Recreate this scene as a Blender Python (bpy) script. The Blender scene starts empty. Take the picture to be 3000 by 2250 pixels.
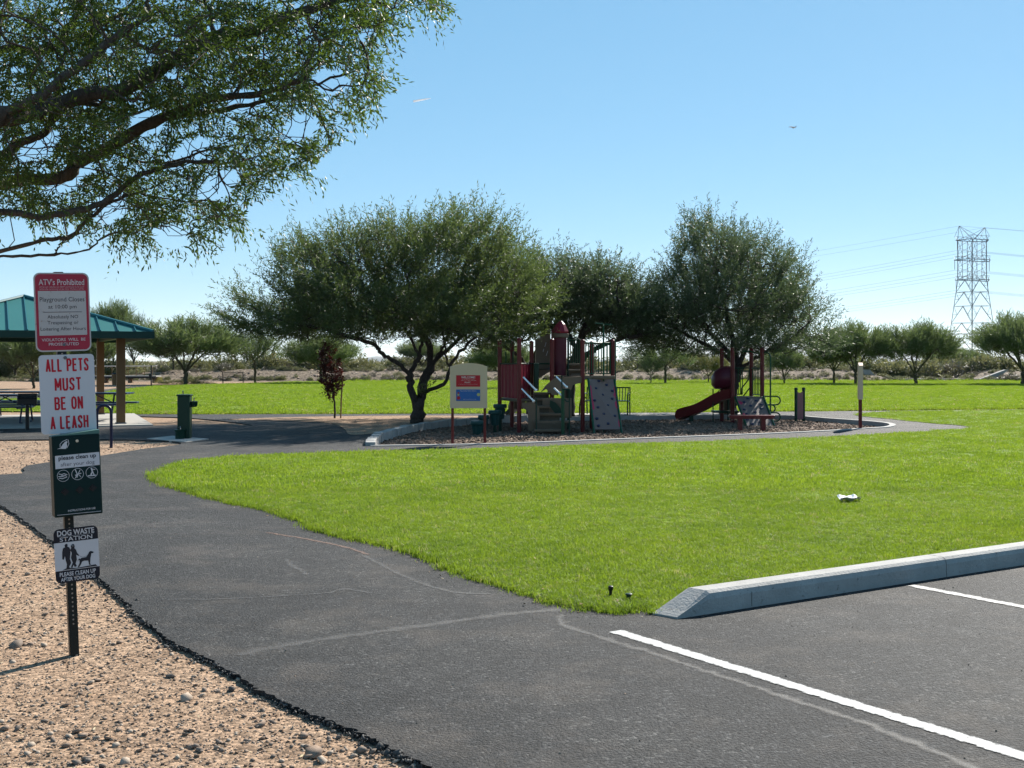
import bpy, bmesh, math, random
import numpy as np
from mathutils import Vector, Matrix
from mathutils.geometry import tessellate_polygon
R = math.radians
random.seed(7)
SC = bpy.context.scene
COL = SC.collection

# ------------------------------------------------------------------ camera, sky, sun, exposure
CAMZ, F, HX, HY = 1.69, 3400.0, 1500.0, 1058.0
cd = bpy.data.cameras.new('camera'); cam = bpy.data.objects.new('camera', cd); COL.objects.link(cam)
cam.location = (0, 0, CAMZ); cam.rotation_euler = (R(90), 0, 0)
cd.sensor_width = 36; cd.lens = 36 * F / 3000; cd.shift_y = -(1125 - HY) / 3000
cd.clip_start = 0.1; cd.clip_end = 40000
SC.camera = cam
SUN_AZ, SUN_EL = R(31.5), R(36.5)
w = bpy.data.worlds.new('World'); SC.world = w; w.use_nodes = True
nt = w.node_tree; nt.nodes.clear()
sky = nt.nodes.new('ShaderNodeTexSky'); sky.sky_type = 'NISHITA'; sky.sun_disc = False
sky.sun_elevation = SUN_EL; sky.sun_rotation = SUN_AZ
sky.altitude = 3500; sky.air_density = 1.0; sky.dust_density = 0.6; sky.ozone_density = 3.5
bg = nt.nodes.new('ShaderNodeBackground'); bg.inputs[1].default_value = 0.12
wo = nt.nodes.new('ShaderNodeOutputWorld')
hs = nt.nodes.new('ShaderNodeHueSaturation'); hs.inputs['Saturation'].default_value = 1.8; hs.inputs['Hue'].default_value = .488
gm = nt.nodes.new('ShaderNodeGamma'); gm.inputs[1].default_value = .40           # the camera's soft tone curve over the sky
sc_ = nt.nodes.new('ShaderNodeVectorMath'); sc_.operation = 'SCALE'; sc_.inputs['Scale'].default_value = 1.66
nt.links.new(sky.outputs[0], gm.inputs[0]); nt.links.new(gm.outputs[0], hs.inputs['Color']); nt.links.new(hs.outputs[0], sc_.inputs[0]); nt.links.new(sc_.outputs[0], bg.inputs[0]); nt.links.new(bg.outputs[0], wo.inputs[0])
sd = bpy.data.lights.new('sun', 'SUN'); sd.energy = 5.0; sd.angle = R(0.55); sd.color = (1.0, 0.94, 0.85)
sun = bpy.data.objects.new('sun', sd); COL.objects.link(sun)
sdir = Vector((math.sin(SUN_AZ) * math.cos(SUN_EL), math.cos(SUN_AZ) * math.cos(SUN_EL), math.sin(SUN_EL)))
sun.rotation_euler = sdir.to_track_quat('Z', 'Y').to_euler(); sun.location = (20, 30, 40)
vs = SC.view_settings; vs.view_transform = 'Standard'; vs.look = 'None'; vs.gamma = 1; vs.exposure = 1.1
vs.use_curve_mapping = False
SC.render.engine = 'CYCLES'
cy = SC.cycles; cy.max_bounces = 8; cy.diffuse_bounces = 3; cy.transmission_bounces = 6; cy.transparent_max_bounces = 8
cy.use_denoising = True; cy.denoiser = 'OPENIMAGEDENOISE'; cy.denoising_input_passes = 'RGB_ALBEDO_NORMAL'; cy.sample_clamp_indirect = 6; cy.volume_bounces = 1
SC.render.film_transparent = False

# ------------------------------------------------------------------ measuring helpers
def G(px, py, z=0.0):
    d = (CAMZ - z) * F / (py - HY)
    return ((px - HX) * d / F, d)
def P(px, py, d):
    return Vector(((px - HX) * d / F, d, CAMZ - (py - HY) * d / F))
def Gs(l, z=0.0): return [G(a, b, z) for a, b in l]
def smooth(pts, n=5, closed=False):
    out = []; N = len(pts)
    rng_ = range(N) if closed else range(N - 1)
    for i in rng_:
        if closed: a, b, c, d = pts[(i - 1) % N], pts[i], pts[(i + 1) % N], pts[(i + 2) % N]
        else: a, b, c, d = pts[max(i - 1, 0)], pts[i], pts[i + 1], pts[min(i + 2, N - 1)]
        for k in range(n):
            t = k / n
            out.append(tuple(0.5 * ((2 * b[j]) + (-a[j] + c[j]) * t + (2 * a[j] - 5 * b[j] + 4 * c[j] - d[j]) * t * t
                       + (-a[j] + 3 * b[j] - 3 * c[j] + d[j]) * t ** 3) for j in range(len(b))))
    if not closed: out.append(tuple(pts[-1]))
    return out
def jitter(pts, a, rs, sub=3):
    rg = np.random.default_rng(rs); out = []
    for i in range(len(pts) - 1):
        p, q = pts[i], pts[i + 1]
        for k in range(sub):
            t = k / sub
            o = rg.normal(0, a, 2) if (k or i) else (0, 0)
            out.append((p[0] + (q[0] - p[0]) * t + o[0], p[1] + (q[1] - p[1]) * t + o[1]))
    out.append(pts[-1]); return out
def inside(P2, poly):
    x, y = P2[:, 0], P2[:, 1]; c = np.zeros(len(P2), bool); n = len(poly); j = n - 1
    for i in range(n):
        xi, yi = poly[i][:2]; xj, yj = poly[j][:2]
        if yi != yj:
            m = ((yi > y) != (yj > y)) & (x < (xj - xi) * (y - yi) / (yj - yi) + xi)
            c ^= m
        j = i
    return c

# ------------------------------------------------------------------ materials
def nodes(m):
    m.use_nodes = True; nt = m.node_tree; nt.nodes.clear(); return nt
def N(nt, t, **k):
    n = nt.nodes.new(t)
    for a, b in k.items():
        if hasattr(n, a): setattr(n, a, b)
    return n
def coords(nt, scale=1.0, obj=True):
    tc = N(nt, 'ShaderNodeTexCoord'); mp = N(nt, 'ShaderNodeMapping')
    mp.inputs['Scale'].default_value = (scale,) * 3 if not isinstance(scale, tuple) else scale
    nt.links.new(tc.outputs['Object' if obj else 'Generated'], mp.inputs[0]); return mp.outputs[0]
def noise(nt, vec, scale, detail=4, rough=0.6):
    n = N(nt, 'ShaderNodeTexNoise'); n.inputs['Scale'].default_value = scale
    n.inputs['Detail'].default_value = detail; n.inputs['Roughness'].default_value = rough
    nt.links.new(vec, n.inputs['Vector']); return n.outputs['Fac']
def ramp(nt, fac, stops):
    r = N(nt, 'ShaderNodeValToRGB'); e = r.color_ramp.elements
    while len(e) < len(stops): e.new(0.5)
    for i, (p, c) in enumerate(stops):
        e[i].position = p; e[i].color = tuple(c) + (1,) if len(c) == 3 else c
    nt.links.new(fac, r.inputs[0]); return r.outputs[0]
def mix(nt, fac, a, b, mode='MIX'):
    n = N(nt, 'ShaderNodeMix'); n.data_type = 'RGBA'; n.blend_type = mode
    for s, v in ((n.inputs[0], fac), (n.inputs[6], a), (n.inputs[7], b)):
        if isinstance(v, (int, float)): s.default_value = v
        elif isinstance(v, tuple): s.default_value = v + (1,) if len(v) == 3 else v
        else: nt.links.new(v, s)
    return n.outputs[2]
def out(nt, sh):
    o = N(nt, 'ShaderNodeOutputMaterial'); nt.links.new(sh, o.inputs[0]); return o
def bump(nt, h, strength, dist, nrm=None):
    b = N(nt, 'ShaderNodeBump'); b.inputs['Strength'].default_value = strength; b.inputs['Distance'].default_value = dist
    nt.links.new(h, b.inputs['Height'])
    if nrm is not None: nt.links.new(nrm, b.inputs['Normal'])
    return b.outputs[0]
KA = 0.71      # one overall reflectance level, set together with the exposure
def pbsdf(nt, col, rough=0.7, metal=0.0, spec=0.5, nrm=None, ka=None):
    b = N(nt, 'ShaderNodeBsdfPrincipled'); ka = KA if ka is None else ka
    col = tuple(x * ka for x in col) if isinstance(col, tuple) else mix(nt, 1.0, col, (ka, ka, ka), 'MULTIPLY')
    if isinstance(col, tuple): b.inputs['Base Color'].default_value = col + (1,)
    else: nt.links.new(col, b.inputs['Base Color'])
    b.inputs['Roughness'].default_value = rough; b.inputs['Metallic'].default_value = metal
    b.inputs['Specular IOR Level'].default_value = spec
    if nrm is not None: nt.links.new(nrm, b.inputs['Normal'])
    return b
def simple(name, col, rough=0.5, metal=0.0, var=0.25, scale=6.0, bmp=0.1, dist=0.003, spec=0.22, fleck=None, ka=None):
    m = bpy.data.materials.new(name); nt = nodes(m); v = coords(nt)
    a = noise(nt, v, scale, 5); c = mix(nt, a, tuple(x * (1 - var) for x in col), tuple(min(1, x * (1 + var)) for x in col))
    f = noise(nt, v, scale * 12, 3)
    if fleck:
        k = ramp(nt, noise(nt, v, scale * 5, 6, .75), [(0.60, (0, 0, 0)), (0.68, (1, 1, 1))])
        c = mix(nt, k, c, fleck)
    b = pbsdf(nt, c, rough, metal, spec, bump(nt, f, bmp, dist), ka); out(nt, b.outputs[0]); return m
def leafmat(name, dark, light, trans, tfac=0.45, rough=0.5, spec=0.35):
    m = bpy.data.materials.new(name); nt = nodes(m)
    g = N(nt, 'ShaderNodeNewGeometry'); c = ramp(nt, g.outputs['Random Per Island'], [(0.0, dark), (0.75, light), (1.0, tuple(x * 1.35 for x in light))])
    b = pbsdf(nt, c, rough, 0, spec)
    t = N(nt, 'ShaderNodeBsdfTranslucent'); tc = mix(nt, g.outputs['Random Per Island'], tuple(x * KA for x in trans), tuple(x * 0.6 * KA for x in trans))
    nt.links.new(tc, t.inputs[0])
    s = N(nt, 'ShaderNodeMixShader'); s.inputs[0].default_value = tfac
    nt.links.new(b.outputs[0], s.inputs[1]); nt.links.new(t.outputs[0], s.inputs[2]); out(nt, s.outputs[0]); return m
def grassmat(name):
    m = bpy.data.materials.new(name); nt = nodes(m)
    oi = N(nt, 'ShaderNodeObjectInfo'); tc = N(nt, 'ShaderNodeNewGeometry')
    n1 = noise(nt, tc.outputs['Position'], 0.55, 5, 0.65); n2 = noise(nt, tc.outputs['Position'], 3.2, 4)
    a = ramp(nt, n1, [(0.30, (0.18, 0.29, 0.022)), (0.52, (0.33, 0.46, 0.032)), (0.72, (0.43, 0.53, 0.05))])
    c = mix(nt, 0.5, a, ramp(nt, n2, [(0.3, (0.17, 0.28, 0.022)), (0.7, (0.42, 0.53, 0.045))]))
    c = mix(nt, ramp(nt, oi.outputs['Random'], [(0.0, (0, 0, 0)), (1.0, (0.65,) * 3)]), c, (0.17, 0.28, 0.028))
    dry = ramp(nt, oi.outputs['Random'], [(0.965, (0, 0, 0)), (0.97, (1, 1, 1))])
    c = mix(nt, dry, c, (0.5, 0.46, 0.22))
    b = pbsdf(nt, c, 0.55, 0, 0.3)
    t = N(nt, 'ShaderNodeBsdfTranslucent'); nt.links.new(mix(nt, 1.0, c, (KA, KA, 0.8 * KA), 'MULTIPLY'), t.inputs[0])
    s = N(nt, 'ShaderNodeMixShader'); s.inputs[0].default_value = 0.55
    nt.links.new(b.outputs[0], s.inputs[1]); nt.links.new(t.outputs[0], s.inputs[2]); out(nt, s.outputs[0]); return m
def asphaltmat():
    m = bpy.data.materials.new('asphalt'); nt = nodes(m); v = coords(nt)
    vo = N(nt, 'ShaderNodeTexVoronoi'); vo.inputs['Scale'].default_value = 62; nt.links.new(v, vo.inputs['Vector'])
    agg = ramp(nt, vo.outputs['Distance'], [(0.0, (1, 1, 1)), (0.75, (0, 0, 0))])
    rnd = N(nt, 'ShaderNodeSeparateColor'); nt.links.new(vo.outputs['Color'], rnd.inputs[0])
    base = ramp(nt, noise(nt, v, 0.55, 7, .66), [(0.3, (0.016, 0.017, 0.019)), (0.5, (0.031, 0.032, 0.034)), (0.72, (0.058, 0.058, 0.057))])
    st = ramp(nt, noise(nt, v, 3.5, 6, .7), [(0.32, (0.6,) * 3), (0.7, (1.25,) * 3)])
    c = mix(nt, 1.0, base, st, 'MULTIPLY')
    c = mix(nt, 1.0, c, ramp(nt, rnd.outputs[0], [(0.0, (0.3,) * 3), (0.6, (1.0,) * 3), (0.92, (1.8, 1.75, 1.7)), (1.0, (4.2, 4.0, 3.7))]), 'MULTIPLY')
    dust = ramp(nt, noise(nt, v, 1.3, 8, .7), [(0.50, (0, 0, 0)), (0.78, (0.5,) * 3)])
    c = mix(nt, dust, c, (0.20, 0.165, 0.135))
    h = mix(nt, 0.5, agg, ramp(nt, noise(nt, v, 160, 3), [(0.2, (0, 0, 0)), (0.8, (1, 1, 1))]))
    b = pbsdf(nt, c, 0.8, 0, 0.32, bump(nt, h, 1.0, 0.014)); out(nt, b.outputs[0]); return m
def sandmat(name, c1, c2, c3, peb=45.0):
    m = bpy.data.materials.new(name); nt = nodes(m); v = coords(nt)
    vo = N(nt, 'ShaderNodeTexVoronoi'); vo.inputs['Scale'].default_value = peb; nt.links.new(v, vo.inputs['Vector'])
    rnd = N(nt, 'ShaderNodeSeparateColor'); nt.links.new(vo.outputs['Color'], rnd.inputs[0])
    a = ramp(nt, noise(nt, v, 0.9, 6, .65), [(0.3, c1), (0.55, c2), (0.75, c3)])
    a = mix(nt, 0.35, a, ramp(nt, noise(nt, v, 6, 5, .7), [(0.3, c1), (0.7, c3)]))
    a = mix(nt, 1.0, a, ramp(nt, rnd.outputs[0], [(0.0, (0.42,) * 3), (0.5, (0.95,) * 3), (1.0, (1.55,) * 3)]), 'MULTIPLY')
    h = mix(nt, 0.5, ramp(nt, vo.outputs['Distance'], [(0.0, (1, 1, 1)), (0.8, (0, 0, 0))]), noise(nt, v, 120, 4))
    b = pbsdf(nt, a, 0.95, 0, 0.15, bump(nt, h, 0.9, 0.012)); out(nt, b.outputs[0]); return m
def lineMat(name, col, cover=0.5, under=(0.07, 0.07, 0.073), rough=.6, nsc=45, namp=1.2, lo=.10, hi=.30, mx=1.0):
    m = bpy.data.materials.new(name); nt = nodes(m); v = coords(nt)
    k = ramp(nt, noise(nt, v, 60, 5, .7), [(cover - 0.08, (0, 0, 0)), (cover + 0.06, (1, 1, 1))])
    c = mix(nt, k, under, mix(nt, noise(nt, v, 4, 4), tuple(x * .8 for x in col), col))
    b = pbsdf(nt, c, rough, 0, .4, bump(nt, noise(nt, v, 160, 3), .8, .008))
    at = N(nt, 'ShaderNodeAttribute'); at.attribute_name = 'mid'
    sm_ = N(nt, 'ShaderNodeMath'); sm_.operation = 'ADD'; nt.links.new(at.outputs['Fac'], sm_.inputs[0])
    nz = N(nt, 'ShaderNodeMath'); nz.operation = 'MULTIPLY_ADD'; nt.links.new(noise(nt, v, nsc, 6, .75), nz.inputs[0]); nz.inputs[1].default_value = namp; nz.inputs[2].default_value = -namp * .5
    nt.links.new(nz.outputs[0], sm_.inputs[1])
    al = ramp(nt, sm_.outputs[0], [(lo, (0, 0, 0)), (hi, (mx,) * 3)])
    tr = N(nt, 'ShaderNodeBsdfTransparent'); ms = N(nt, 'ShaderNodeMixShader'); nt.links.new(al, ms.inputs[0]); nt.links.new(tr.outputs[0], ms.inputs[1]); nt.links.new(b.outputs[0], ms.inputs[2])
    out(nt, ms.outputs[0]); return m
def barkmat(name, c1, c2, sc=30):
    m = bpy.data.materials.new(name); nt = nodes(m); v = coords(nt, (1, 1, .3))
    f = noise(nt, v, sc, 6, .7); c = ramp(nt, f, [(0.3, c1), (0.7, c2)])
    b = pbsdf(nt, c, .9, 0, .2, bump(nt, f, 1.0, .02)); out(nt, b.outputs[0]); return m
M = {}
M['asphalt'] = asphaltmat()
M['gravel'] = sandmat('decomposed_granite', (0.32, 0.205, 0.13), (0.44, 0.295, 0.195), (0.55, 0.40, 0.28))
M['dirt'] = sandmat('berm_dirt', (0.14, 0.105, 0.072), (0.20, 0.152, 0.108), (0.26, 0.205, 0.145), 6.0)
M['desert'] = sandmat('desert_soil', (0.17, 0.15, 0.08), (0.25, 0.20, 0.12), (0.33, 0.26, 0.17), 0.5)
M['chipbed'] = sandmat('bark_bed', (0.10, 0.072, 0.056), (0.16, 0.115, 0.09), (0.23, 0.17, 0.135), 18.0)
M['turf'] = sandmat('turf_soil', (0.13, 0.21, 0.02), (0.20, 0.30, 0.025), (0.26, 0.35, 0.04), 20.0)
M['concrete'] = simple('concrete', (0.42, 0.405, 0.38), .85, 0, .16, 3, .5, .004, .3)
M['kerb'] = simple('kerb_concrete', (0.44, 0.43, 0.41), .85, 0, .32, 4, .8, .008, .3, fleck=(0.22, 0.21, 0.20))
M['slab'] = simple('slab_concrete', (0.47, 0.45, 0.41), .85, 0, .12, 1.2, .4, .004, .3)
M['paint'] = lineMat('worn_white_paint', (0.66, 0.66, 0.65), .40, nsc=14, namp=1.7, lo=.02, hi=.30)
M['paint2'] = lineMat('faded_white_paint', (0.46, 0.46, 0.45), .43, nsc=14, namp=1.8, lo=.05, hi=.4)
M['seal'] = lineMat('sealed_crack', (0.12, 0.115, 0.11), .30, nsc=9, namp=2.2, lo=.2, hi=.9, mx=.62)
M['sealr'] = lineMat('rusty_crack', (0.22, 0.12, 0.08), .35, nsc=14, namp=1.7, lo=.15, hi=.8, mx=.8)
M['grass'] = grassmat('grass_blades')
M['leafn'] = leafmat('near_mesquite_leaf', (0.03, 0.06, 0.014), (0.08, 0.125, 0.028), (0.17, 0.27, 0.03), .38)
M['leafm'] = leafmat('mesquite_leaf', (0.035, 0.06, 0.024), (0.09, 0.13, 0.052), (0.17, 0.24, 0.06), .45)
M['leafg'] = leafmat('grey_mesquite_leaf', (0.036, 0.058, 0.03), (0.085, 0.12, 0.065), (0.14, 0.20, 0.08), .45)
M['leafp'] = leafmat('palo_verde_twigs', (0.08, 0.125, 0.05), (0.155, 0.215, 0.085), (0.21, 0.28, 0.09), .42)
M['leafy'] = leafmat('yellowing_twigs', (0.10, 0.11, 0.035), (0.18, 0.18, 0.06), (0.22, 0.22, 0.07), .35)
M['leafr'] = leafmat('red_leaf', (0.025, 0.012, 0.012), (0.06, 0.02, 0.02), (0.16, 0.035, 0.03), .35)
M['scrub'] = leafmat('creosote_leaf', (0.13, 0.14, 0.06), (0.25, 0.25, 0.12), (0.28, 0.28, 0.11), .4)
M['scrubd'] = leafmat('dark_scrub_leaf', (0.08, 0.10, 0.04), (0.15, 0.17, 0.07), (0.2, 0.22, 0.08), .35)
M['scrubg'] = leafmat('grey_scrub_leaf', (0.13, 0.115, 0.085), (0.22, 0.20, 0.15), (0.2, 0.18, 0.12), .25)
M['yellowg'] = leafmat('yellow_grass_clump', (0.30, 0.27, 0.05), (0.45, 0.42, 0.10), (0.45, 0.42, 0.1), .4)
M['bark'] = barkmat('mesquite_bark', (0.035, 0.028, 0.024), (0.10, 0.08, 0.07))
M['barkg'] = barkmat('weathered_bark', (0.06, 0.05, 0.042), (0.17, 0.145, 0.125), 45)
M['barkp'] = barkmat('palo_bark', (0.06, 0.055, 0.035), (0.13, 0.11, 0.07))
M['chip'] = simple('wood_chip', (0.27, 0.19, 0.14), .9, 0, .45, 2, .3, .003, .2)
M['stone'] = simple('stone', (0.34, 0.25, 0.19), .9, 0, .45, 4, .5, .004, .2)
M['stoneg'] = simple('grey_stone', (0.27, 0.215, 0.175), .9, 0, .35, 4, .5, .004, .2)
M['stonel'] = simple('light_stone', (0.52, 0.42, 0.33), .9, 0, .25, 4, .5, .004, .2)
M['crumb'] = simple('asphalt_crumb', (0.10, 0.097, 0.093), .8, 0, .4, 20, .5, .004, .5)
M['maroon'] = simple('maroon_steel', (0.17, 0.022, 0.024), .32, 0, .12, 4, .03)
M['redplastic'] = simple('red_plastic', (0.26, 0.016, 0.035), .35, 0, .12, 3, .05)
M['purple'] = simple('burgundy_plastic', (0.13, 0.018, 0.035), .35, 0, .15, 3, .05)
M['green'] = simple('green_steel', (0.010, 0.085, 0.040), .3, 0, .15, 4, .03)
M['dgreen'] = simple('dark_green_steel', (0.007, 0.045, 0.028), .4, 0, .15, 4, .03)
M['podgreen'] = simple('green_plastic', (0.014, 0.065, 0.06), .4, 0, .15, 4, .05)
M['tan'] = simple('tan_plastic', (0.19, 0.135, 0.09), .5, 0, .12, 4, .1)
M['tanwall'] = simple('tan_climbing_plastic', (0.25, 0.175, 0.155), .55, 0, .08, 4, .1)
M['pink'] = simple('pink_plastic', (0.62, 0.05, 0.12), .5, 0, .1, 4, .1)
M['hold'] = simple('navy_hold', (0.05, 0.055, 0.11), .45, 0, .2, 4, .1)
M['bluepipe'] = simple('navy_pipe', (0.012, 0.016, 0.055), .3, 0, .1, 4, .03)
M['bluetable'] = simple('blue_table_coating', (0.018, 0.035, 0.085), .3, 0, .15, 5, .05)
M['black'] = simple('black_steel', (0.02, 0.02, 0.022), .4, 0, .2, 5, .05)
M['chrome'] = simple('chrome', (0.7, 0.7, 0.7), .18, 1, .05, 5, .02)
M['galv'] = simple('galvanised_steel', (0.20, 0.21, 0.23), .6, .3, .1, 1, .02)
M['roof'] = simple('teal_roof_sheet', (0.04, 0.19, 0.18), .5, 0, .12, 1.0, .1)
M['seam'] = simple('teal_seam', (0.035, 0.17, 0.19), .4, 0, .12, 1.0, .1)
M['fascia'] = simple('dark_green_fascia', (0.010, 0.055, 0.045), .45, 0, .1, 1.0, .1)
M['column'] = simple('brown_column', (0.22, 0.12, 0.052), .6, 0, .2, 2.0, .3)
M['white'] = simple('white_sign_face', (0.66, 0.66, 0.69), .4, 0, .05, 3, .02, ka=.82)
M['whited'] = simple('weathered_white_face', (0.56, 0.52, 0.50), .5, 0, .10, 9, .05, fleck=(0.36, 0.24, 0.18), ka=.82)
M['red'] = simple('sign_red', (0.42, 0.035, 0.065), .45, 0, .12, 9, .02, ka=.82)
M['redtxt'] = simple('red_lettering', (0.55, 0.012, 0.03), .45, 0, .08, 9, .02, ka=.82)
M['pale'] = simple('pale_lettering', (0.72, 0.62, 0.62), .5, 0, .1, 9, .02, ka=.82)
M['ink'] = simple('black_lettering', (0.03, 0.03, 0.04), .5, 0, .1, 9, .02)
M['navy'] = simple('navy_sign_face', (0.014, 0.017, 0.03), .4, 0, .1, 9, .02)
M['boxgreen'] = simple('dark_green_box', (0.006, 0.028, 0.028), .45, 0, .18, 5, .05, spec=.12)
M['postgreen'] = simple('dark_post', (0.012, 0.02, 0.02), .45, 0, .2, 8, .05)
M['boardtan'] = simple('tan_board', (0.74, 0.51, 0.37), .5, 0, .06, 2, .06, ka=.82)
M['boardred'] = simple('red_board_panel', (0.55, 0.02, 0.035), .45, 0, .06, 2, .02, ka=.82)
M['boardblue'] = simple('blue_board_panel', (0.04, 0.13, 0.42), .45, 0, .06, 2, .02, ka=.82)
M['yellow'] = simple('yellow_print', (0.55, 0.48, 0.2), .5, 0, .06, 2, .02, ka=.82)
M['orange'] = simple('orange_sign', (0.6, 0.22, 0.02), .5)
M['wood'] = simple('stake_wood', (0.33, 0.21, 0.11), .8, 0, .25, 8, .4)
M['grey'] = simple('grey_panel', (0.5, 0.5, 0.5), .4, 0, .08, 2, .03)
M['shed'] = simple('brown_shed', (0.25, 0.19, 0.15), .7, 0, .1, 1, .1)
M['paper'] = simple('white_paper', (0.8, 0.8, 0.8), .6, 0, .05, 10, .2, ka=.82)
M['hill'] = simple('far_hill', (0.16, 0.15, 0.14), .9, 0, .2, .002, .1)
M['plane'] = simple('aircraft_white', (0.75, 0.75, 0.78), .3, 0, .05)
M['trail'] = leafmat('vapour', (0.9, 0.9, 0.9), (0.95, 0.95, 0.95), (1.3, 1.3, 1.35), .8)

# ------------------------------------------------------------------ object helpers
def tag(o, label=None, cat=None, group=None, kind=None):
    for k, v in (('label', label), ('category', cat), ('group', group), ('kind', kind)):
        if v: o[k] = v
    return o
def empty(name, loc=(0, 0, 0), rz=0.0, label=None, cat=None, group=None):
    o = bpy.data.objects.new(name, None); COL.objects.link(o); o.location = loc; o.rotation_euler = (0, 0, rz)
    o.empty_display_size = .2
    return tag(o, label, cat, group)
def copy_tree(o, parent=None):
    c = o.copy(); COL.objects.link(c); c.parent = parent
    for ch in [x for x in o.children]: copy_tree(ch, c)
    return c
def np_mesh(name, V, Fc, smooth_=False):
    me = bpy.data.meshes.new(name); V = np.asarray(V, np.float32); Fc = np.asarray(Fc, np.int32)
    k = Fc.shape[1]; me.vertices.add(len(V)); me.vertices.foreach_set('co', V.ravel())
    me.loops.add(Fc.size); me.loops.foreach_set('vertex_index', Fc.ravel())
    me.polygons.add(len(Fc)); me.polygons.foreach_set('loop_start', np.arange(0, Fc.size, k, dtype=np.int32))
    me.polygons.foreach_set('loop_total', np.full(len(Fc), k, np.int32))
    if smooth_: me.polygons.foreach_set('use_smooth', np.ones(len(Fc), bool))
    me.update(calc_edges=True); return me
def link(name, me, mat, parent=None):
    o = bpy.data.objects.new(name, me); COL.objects.link(o)
    if mat is not None: me.materials.clear(); me.materials.append(mat)
    if parent is not None: o.parent = parent
    return o
class MB:
    def __init__(s, T=None): s.v = []; s.f = []; s.T = T
    def _a(s, vs, fs):
        b = len(s.v)
        s.v += [(s.T @ Vector(x)) if s.T is not None else Vector(x) for x in vs]
        s.f += [tuple(b + i for i in f) for f in fs]; return s
    def box(s, c, size, rot=None, bev=0.0):
        hx, hy, hz = [x / 2 for x in size]; bm = bmesh.new(); bmesh.ops.create_cube(bm, size=1.0)
        for v in bm.verts: v.co = Vector((v.co.x * size[0], v.co.y * size[1], v.co.z * size[2]))
        if bev > 0: bmesh.ops.bevel(bm, geom=bm.edges[:], offset=min(bev, min(size) * .45), segments=2, affect='EDGES', profile=.5)
        c = Vector(c)
        vs = [((rot @ v.co) if rot is not None else v.co.copy()) + c for v in bm.verts]
        bm.verts.ensure_lookup_table(); fs = [[v.index for v in f.verts] for f in bm.faces]; bm.free()
        return s._a(vs, fs)
    def tube(s, pts, r, n=8, caps=True):
        pts = [Vector(p) for p in pts]; m = len(pts); rr = r if isinstance(r, (list, tuple)) else [r] * m
        vs = []; prev = None
        for i in range(m):
            t = (pts[min(i + 1, m - 1)] - pts[max(i - 1, 0)]).normalized()
            if prev is None:
                a = t.orthogonal().normalized()
            else:
                a = (prev - t * prev.dot(t))
                a = a.normalized() if a.length > 1e-5 else t.orthogonal().normalized()
            prev = a; b = t.cross(a)
            for k in range(n):
                an = 2 * math.pi * (k + .5) / n; vs.append(pts[i] + (a * math.cos(an) + b * math.sin(an)) * rr[i])
        fs = [(i * n + k, i * n + (k + 1) % n, (i + 1) * n + (k + 1) % n, (i + 1) * n + k) for i in range(m - 1) for k in range(n)]
        if caps: fs += [tuple(range(n))[::-1], tuple((m - 1) * n + k for k in range(n))]
        return s._a(vs, fs)
    def bar(s, a, b, wd, dp=None):
        a, b = Vector(a), Vector(b); d = b - a; q = d.to_track_quat('Z', 'Y').to_matrix()
        return s.box((a + b) / 2, (wd, dp or wd, d.length), q)
    def lathe(s, c, prof, n=16):
        c = Vector(c); vs = [c + Vector((r * math.cos(2 * math.pi * k / n), r * math.sin(2 * math.pi * k / n), z)) for r, z in prof for k in range(n)]
        fs = [(i * n + k, i * n + (k + 1) % n, (i + 1) * n + (k + 1) % n, (i + 1) * n + k) for i in range(len(prof) - 1) for k in range(n)]
        fs += [tuple(range(n))[::-1], tuple((len(prof) - 1) * n + k for k in range(n))]
        return s._a(vs, fs)
    def prism(s, poly, a, b, ax=None):
        """poly in 2d; ax=(origin, U, V, W): point = o + U*x + V*y, extruded from W*a to W*b"""
        o, U, V, W = ax or (Vector((0, 0, 0)), Vector((1, 0, 0)), Vector((0, 1, 0)), Vector((0, 0, 1)))
        n = len(poly); lo = [o + U * x + V * y + W * a for x, y in poly]; hi = [o + U * x + V * y + W * b for x, y in poly]
        tri = tessellate_polygon([[Vector((x, y, 0)) for x, y in poly]])
        fs = [tuple(t) for t in tri] + [tuple(n + i for i in t)[::-1] for t in tri]
        fs += [(i, (i + 1) % n, n + (i + 1) % n, n + i) for i in range(n)]
        return s._a(lo + hi, fs)
    def build(s, name, mat, parent=None, sm=False, world=False, auto=True):
        me = bpy.data.meshes.new(name); V = s.v
        if world and parent is not None:
            r = parent
            while r.parent: r = r.parent
            inv = Matrix.Translation(r.location) @ r.rotation_euler.to_matrix().to_4x4()
            inv.invert(); V = [inv @ v for v in V]
        me.from_pydata([tuple(v) for v in V], [], s.f); me.update()
        bm = bmesh.new(); bm.from_mesh(me); bmesh.ops.recalc_face_normals(bm, faces=bm.faces); bm.to_mesh(me); bm.free()
        if sm:
            me.polygons.foreach_set('use_smooth', np.ones(len(me.polygons), bool))
            if auto:
                try: me.set_sharp_from_angle(angle=R(40))
                except Exception: pass
        return link(name, me, mat, parent)
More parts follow.
